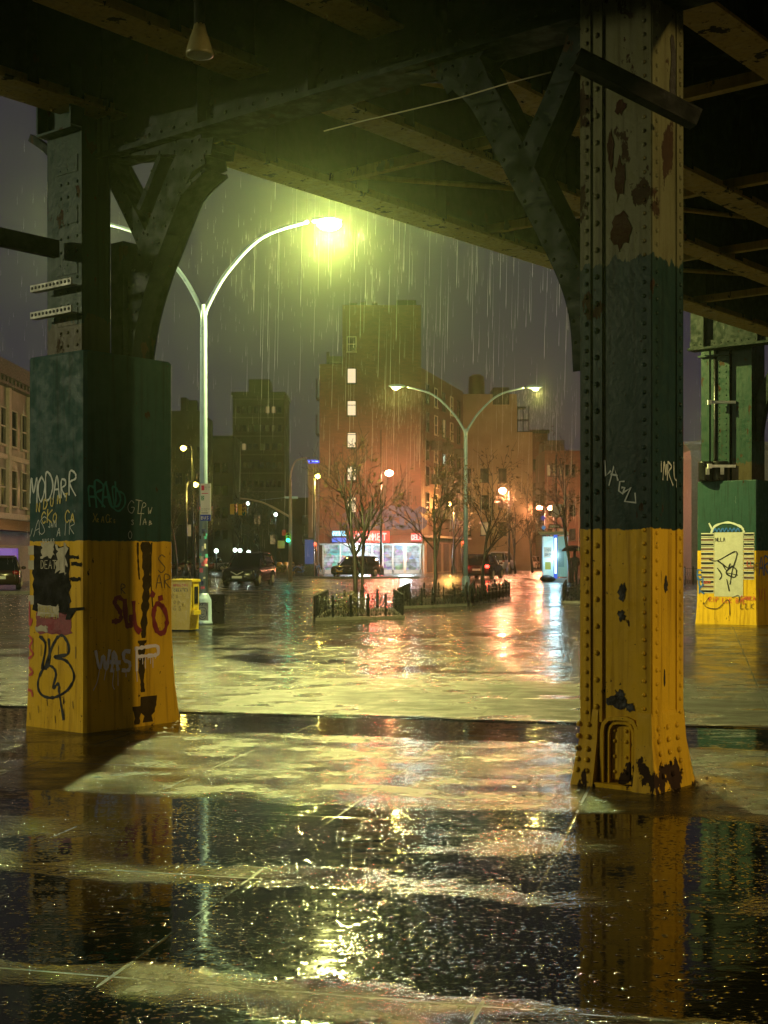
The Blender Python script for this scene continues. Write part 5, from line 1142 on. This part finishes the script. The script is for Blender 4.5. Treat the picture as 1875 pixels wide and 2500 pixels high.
# small white lights far left: globe lamps on posts
for k, (x, y, lb) in enumerate(((528, 1345, "white globe lamp on a post behind the tall pole"), (574, 1343, "white globe lamp on a post behind the black car, first of a pair"), (586, 1344, "white globe lamp on a post behind the black car, second of a pair"), (607, 1348, "faint white globe lamp above the black car roof"), (605, 1229, "high white lamp among trees behind the signal arm"), (673, 1256, "high white lamp between signal arm and pale mast"))):
    d = 135.+5*k; L = pw(x, y, d); t = thing("globe_lamp", lb, "lamp", (L.x, d, 0), 0, "white globe lamps across the road"); m = MB(); m.tube([(0, 0, 0), (0, 0, L.z-.15)], .06, 6); m.build("post", m_pole, t); m = MB(); m.sphere((0, 0, L.z), .22, 10, 8); m.build("globe", EM("globe glow", (.8, 1., .85), 7.), t); lamp("globe_light", (0, -.4, L.z), 30, (.8, 1., .85), .1, t)

# ================================================================== trees, pits, shrubs
def tree(name, label, loc, H, seed, spread=.9, leaves=260, trunks=1, group=None, leafs=.06, rtr=.075, first=.33):
    t = thing(name, label, "tree", loc, 0, group); rr = random.Random(seed); tm = MB(); cm = MB(); lm = MB(); tips = []
    def grow(p, d, L, r, lev):
        n = 4; pts = [p]; q = p.copy(); dd = d.copy(); rs = [r]
        for i in range(n):
            dd = (dd+Vector((rr.uniform(-.16, .16), rr.uniform(-.16, .16), rr.uniform(-.04, .12)))).normalized(); q = q+dd*L/n; pts.append(q.copy()); rs.append(r*(1-.48*(i+1)/n))
        (tm if lev == 0 else cm).tube(pts, [max(x, .006) for x in rs], 7 if lev == 0 else (5 if lev < 3 else 3))
        if lev >= 3: tips.extend(pts[1:])
        if lev >= 4: return
        k = {0: 6, 1: 4, 2: 4, 3: 2}[lev]
        for j in range(k):
            f = (first+(1-first)*j/(k-1) if lev == 0 else .25+.75*(j+rr.random()*.6)/k); f = min(f, 1.); i = min(int(f*n), n-1); base = pts[i].lerp(pts[i+1], f*n-i)
            az = rr.uniform(0, 6.28)+j*2.4; tilt = rr.uniform(.5, 1.0) if not (lev == 0 and j == k-1) else .15
            ax = d.orthogonal().normalized(); ax.rotate(Matrix.Rotation(az, 3, d)); nd = (d*math.cos(tilt)+ax*math.sin(tilt)*spread+Vector((0, 0, .18))).normalized()
            grow(base, nd, L*rr.uniform(.5, .72)*(1.0 if lev else .75), max(rs[i]*.62, .006), lev+1)
    for k in range(trunks):
        o = Vector((0, 0, 0)) if trunks == 1 else Vector((-.10+.19*k, .12*k, 0)); grow(o, Vector((.04*(k-.3), .02, 1)).normalized(), H*.62, rtr*(1-.3*k), 0)
    for _ in range(leaves):
        q = rr.choice(tips)+Vector((rr.uniform(-.05, .05), rr.uniform(-.05, .05), rr.uniform(-.1, .03))); u = Vector((rr.uniform(-1, 1), rr.uniform(-1, 1), rr.uniform(-1, .3))).normalized(); v = u.orthogonal().normalized(); z = leafs*rr.uniform(.6, 1.3)
        lm.add([q-u*z, q+v*z*.6, q+u*z, q-v*z*.6], [(0, 1, 2, 3)])
    tm.build("trunk", m_bark, t); c = cm.build("crown", m_bark, t)
    lm.build("leaves", m_leaf, c, fix=False); return t
p1, p2, p3 = pg(878, 1491), pg(1057, 1471), pg(1178, 1456)
T1 = tree("street_tree", "bare double-trunked young tree in the nearest fenced pit", p1, 4.9, 11, leaves=240, trunks=2, group="young trees in fenced pits", first=.36)
T2 = tree("street_tree", "bare young tree with last leaves left of the slender bluish lamp", p2, 5.4, 23, leaves=380, group="young trees in fenced pits", first=.40)
T3 = tree("street_tree", "bare young tree before the red-lit car", p3, 5.0, 35, leaves=360, group="young trees in fenced pits", first=.42)
for k, (src, x, y, rz, sc, lb) in enumerate(((T2, 1395, 1425, 1., 1.5, "bare tree behind the walking person, next to the riveted column"), (T3, 1300, 1398, 2., 1.7, "bare tree rising behind the glass kiosk"), (T2, 1258, 1400, 3.2, 1.5, "bare tree over the pale blue van"),
        (T3, 1108, 1402, .6, 1.6, "bare orange-lit tree before the beige shutters"), (T3, 633, 1396, 4., 1.6, "dark spreading tree right behind the black car"), (T2, 575, 1392, 5., 1.9, "dark tree behind the signal heads"), (T3, 478, 1418, 1.2, 1.3, "dark tree in the long fence behind the tall lamp pole"),
        (T2, 690, 1388, 2.2, 1.5, "dark tree beyond the row of barrels"), (T2, 1695, 1410, 2.8, 1.5, "bare tree in the gap between the right columns"), (T3, 1745, 1405, .2, 1.5, "bare tree behind the cans and conduits"), (T3, 432, 1405, 3.0, 1.6, "dark tree beside the casing edge across the road"))):
    p = pg(x, y); dup(src, (p.x, p.y, 0), rz, sc, lb, "bare trees around the crossing")
def fence(label, pts, closed=True, h=.5, group="iron tree-pit fences"):
    P = [pg(*p) for p in pts]; c = P[0].copy(); t = thing("pit_fence", label, "fence", c, 0, group); P = [p-c for p in P]; seg = list(zip(P, P[1:]+([P[0]] if closed else [])))
    if not closed: seg = seg[:len(P)-1]
    for a, b in seg:
        L = (b-a).length; n = max(2, round(L/.55)); u = (b-a)/L
        for i in range(n):
            q = a+(b-a)*i/n; m = MB(); m.box(q.x-.03, q.x+.03, q.y-.03, q.y+.03, 0, h+.06); m.sphere((q.x, q.y, h+.075), .035, 8, 5); m.build("post", m_iron, t)
        m = MB()
        for z in (.09, h*.72, h-.02): m.tube([a+Vector((0, 0, z)), b+Vector((0, 0, z))], .009, 5)
        k = 0.; i = 0
        while k < L-.1:
            m.tube([a+u*k+Vector((0, 0, .04)), a+u*k+Vector((0, 0, h+.03))], .007, 4)
            m.tube(smooth3([a+u*k+Vector((0, 0, .09)), a+u*(k+.06)+Vector((0, 0, h*.38)), a+u*min(L, k+.135)+Vector((0, 0, h*.70))], 3), .006, 4)
            m.tube(smooth3([a+u*min(L, k+.135)+Vector((0, 0, .09)), a+u*(k+.075)+Vector((0, 0, h*.38)), a+u*k+Vector((0, 0, h*.70))], 3), .006, 4); k += .135
        m.build("railing", m_iron, t)
    return t, P
pits = [("low black iron fence round the nearest tree pit", [(768, 1516), (983, 1509), (962, 1490), (800, 1493)]), ("low black iron fence round the middle tree pit", [(972, 1486), (1136, 1479), (1140, 1462), (1000, 1464)]),
        ("low black iron fence round the pit at the bluish lamp", [(1146, 1478), (1243, 1463), (1232, 1450), (1158, 1452)]), ("low black iron fence cut off by the riveted column", [(1375, 1472), (1450, 1473), (1450, 1452), (1382, 1452)])]
m_soil = M("wet soil", (.02, .016, .012), .5, sc=10, bump=.8)
for lb, pts in pits:
    fence(lb, pts); so = MB(); c = [pg(*p) for p in pts]; so.add([(p.x, p.y, .016) for p in c], [(0, 1, 2, 3)]); o = so.build("soil_patch", m_soil, fix=False); o["kind"] = 'structure'
    ks = MB(); 
    for a, b in zip(c, c[1:]+c[:1]):
        u = (b-a).normalized(); n = Vector((-u.y, u.x, 0))*.06; ks.add([a-n, b-n, b+n, a+n, a-n+Vector((0,0,.07)), b-n+Vector((0,0,.07)), b+n+Vector((0,0,.07)), a+n+Vector((0,0,.07))], [(4,5,6,7),(0,1,5,4),(1,2,6,5),(2,3,7,6),(3,0,4,7)])
    o = ks.build("pit_kerb", m_conc); o["kind"] = 'structure'
fence("long low iron fence along the road behind the newspaper box", [(400, 1428), (530, 1431)], False, .75); fence("low iron fence beyond the plaza between the right columns", [(1672, 1428), (1712, 1428)], False, .9)
def shrub(label, px, py, r, n, seed, mat=None, tw=20):
    p = pg(px, py); t = thing("shrub", label, "shrub", p); m = MB(); rr = random.Random(seed)
    for k in range(tw):
        a = rr.uniform(0, 6.28); m.tube(smooth3([(0, 0, 0), (math.cos(a)*r*.4, math.sin(a)*r*.3, r*.6), (math.cos(a)*r*rr.uniform(.6, 1.1), math.sin(a)*r*rr.uniform(.6, 1.), r*rr.uniform(.7, 1.5))], 3), .005, 3)
    m.build("stem", m_bark, t); m = MB(); leafball(m, (0, 0, r*.75), r, n, .035, seed); m.build("foliage", mat or m_shrub, t, fix=False)
shrub("twiggy thin shrub in the nearest pit by its front post", 800, 1508, .38, 160, 1); shrub("dense rounded shrub in the nearest pit under the double trunk", 856, 1504, .42, 700, 2, M("brown shrub leaves", (.06, .045, .02), .5, var=.5))
shrub("ragged shrub filling the middle pit near the bluish lamp", 1112, 1474, .36, 380, 3); shrub("thin shrub in the middle pit", 1010, 1478, .3, 150, 4); shrub("small shrub at the far end of the third pit", 1215, 1459, .35, 250, 5); shrub("shrub in the pit beside the riveted column", 1410, 1465, .4, 500, 6)
m = MB(); rr = random.Random(8)
for lb, pts in pits[:3]:
    c = [pg(*p) for p in pts]
    for _ in range(260):
        u, v = rr.random(), rr.random(); q = c[0].lerp(c[1], u).lerp(c[3].lerp(c[2], u), v); h = rr.uniform(.03, .14); a = rr.uniform(0, 6.28); w = Vector((math.cos(a), math.sin(a), 0))*.012
        m.add([q-w, q+w, q+Vector((rr.uniform(-.06, .06), rr.uniform(-.06, .06), h))], [(0, 1, 2)])
tag(m.build("ground_cover", m_shrub, fix=False), "weedy ground cover in the tree pits", "ground cover", None, 'stuff')
# litter on the paving
m_lit_ = M("wet leaf litter", (.09, .055, .02), .4)
m = MB(); rr = random.Random(12)
for _ in range(420):
    if rr.random() < .55: q = Vector((1.65+rr.gauss(0, .45), 8.75+rr.gauss(0, .35), .012))
    elif rr.random() < .6: q = Vector((-1.9+rr.gauss(0, .25), 12.0+rr.gauss(0, .45), .012))
    else: q = Vector((rr.uniform(-3, 4), rr.uniform(5, 30), .012))
    a = rr.uniform(0, 6.28); s_ = rr.uniform(.008, .026); u = Vector((math.cos(a), math.sin(a), rr.uniform(-.2, .5)))*s_; v = Vector((-math.sin(a), math.cos(a), rr.uniform(-.1, .4)))*s_*.5
    m.add([q-u, q+v, q+u, q-v], [(0, 1, 2, 3)])
tag(m.build("leaf_litter", m_lit_, fix=False), "wet leaves scattered on the paving", "litter", None, 'stuff')

# ================================================================== rain
_r = NT("rain water"); _r.t.nodes.remove(_r.b)
_tr = _r.n("BsdfTranslucent", (.95, .95, .95)); _gl = _r.n("BsdfDiffuse", (.9, .9, .9)); _mx = _r.n("MixShader", .35, _tr.outputs[0], _gl.outputs[0]); _r.t.links.new(_mx.outputs[0], _r.out.inputs[0])
m = MB(); rr = random.Random(77)
def drop(x, y, z, L, w): m.add([(x-w, y, z), (x, y-w, z), (x+w, y, z), (x, y+w, z), (x+.02*L, y, z+L), (x, y, z-L*.1)], [(0,1,4),(1,2,4),(2,3,4),(3,0,4),(1,0,5),(2,1,5),(3,2,5),(0,3,5)])
cnt = 0
while cnt < 1200:
    d = rr.uniform(13, 60); x = xt(rr.uniform(0, 1875), d); z = rr.uniform(.1, min(13, 1.5+.42*d)); a, b = w2ab(x, d)
    if a > -5.9: continue
    drop(x, d, z, rr.uniform(.12, .40), rr.uniform(.0004, .0009)*(d/25)**.8); cnt += 1
for _ in range(260):      # drips off the deck edge
    b = rr.uniform(2, 11); q = ab2w(-5.5-rr.random()*.3, b); drop(q.x, q.y, rr.uniform(1.6, 5.4), rr.uniform(.3, 1.1), rr.uniform(.0006, .0014))
for (cx, cy_, cz) in ((lampA.location.x+2.79, lampA.location.y, 8.7),):
    for _ in range(320): drop(cx+rr.gauss(0, 1.6), cy_+rr.gauss(0, 1.2), cz-abs(rr.gauss(0, 2.0))+.6, rr.uniform(.1, .3), .0007)
for s_ in (-2.9, 2.9):
    for _ in range(260): drop(lB.x+s_+rr.gauss(0, .7), lB.y+rr.gauss(0, .5), 8.4-abs(rr.gauss(0, 1.0)), rr.uniform(.15, .35), .0012)
tag(m.build("rain", _r.m, fix=False), "rain falling past the street lamps", "rain", None, 'stuff')

# ================================================================== haze
t = NT("haze air"); t.t.nodes.remove(t.b)
pv = t.n("VolumePrincipled", Color=(.80, 1., .62), Density=HAZE, Anisotropy=.90); t.t.links.new(pv.outputs[0], t.out.inputs["Volume"])
m = MB(); m.box(-405, 405, -45, 425, -1., 45.); o = m.build("haze", t.m); o["kind"] = 'stuff'; o["label"] = "wet night air"; o["category"] = "haze"
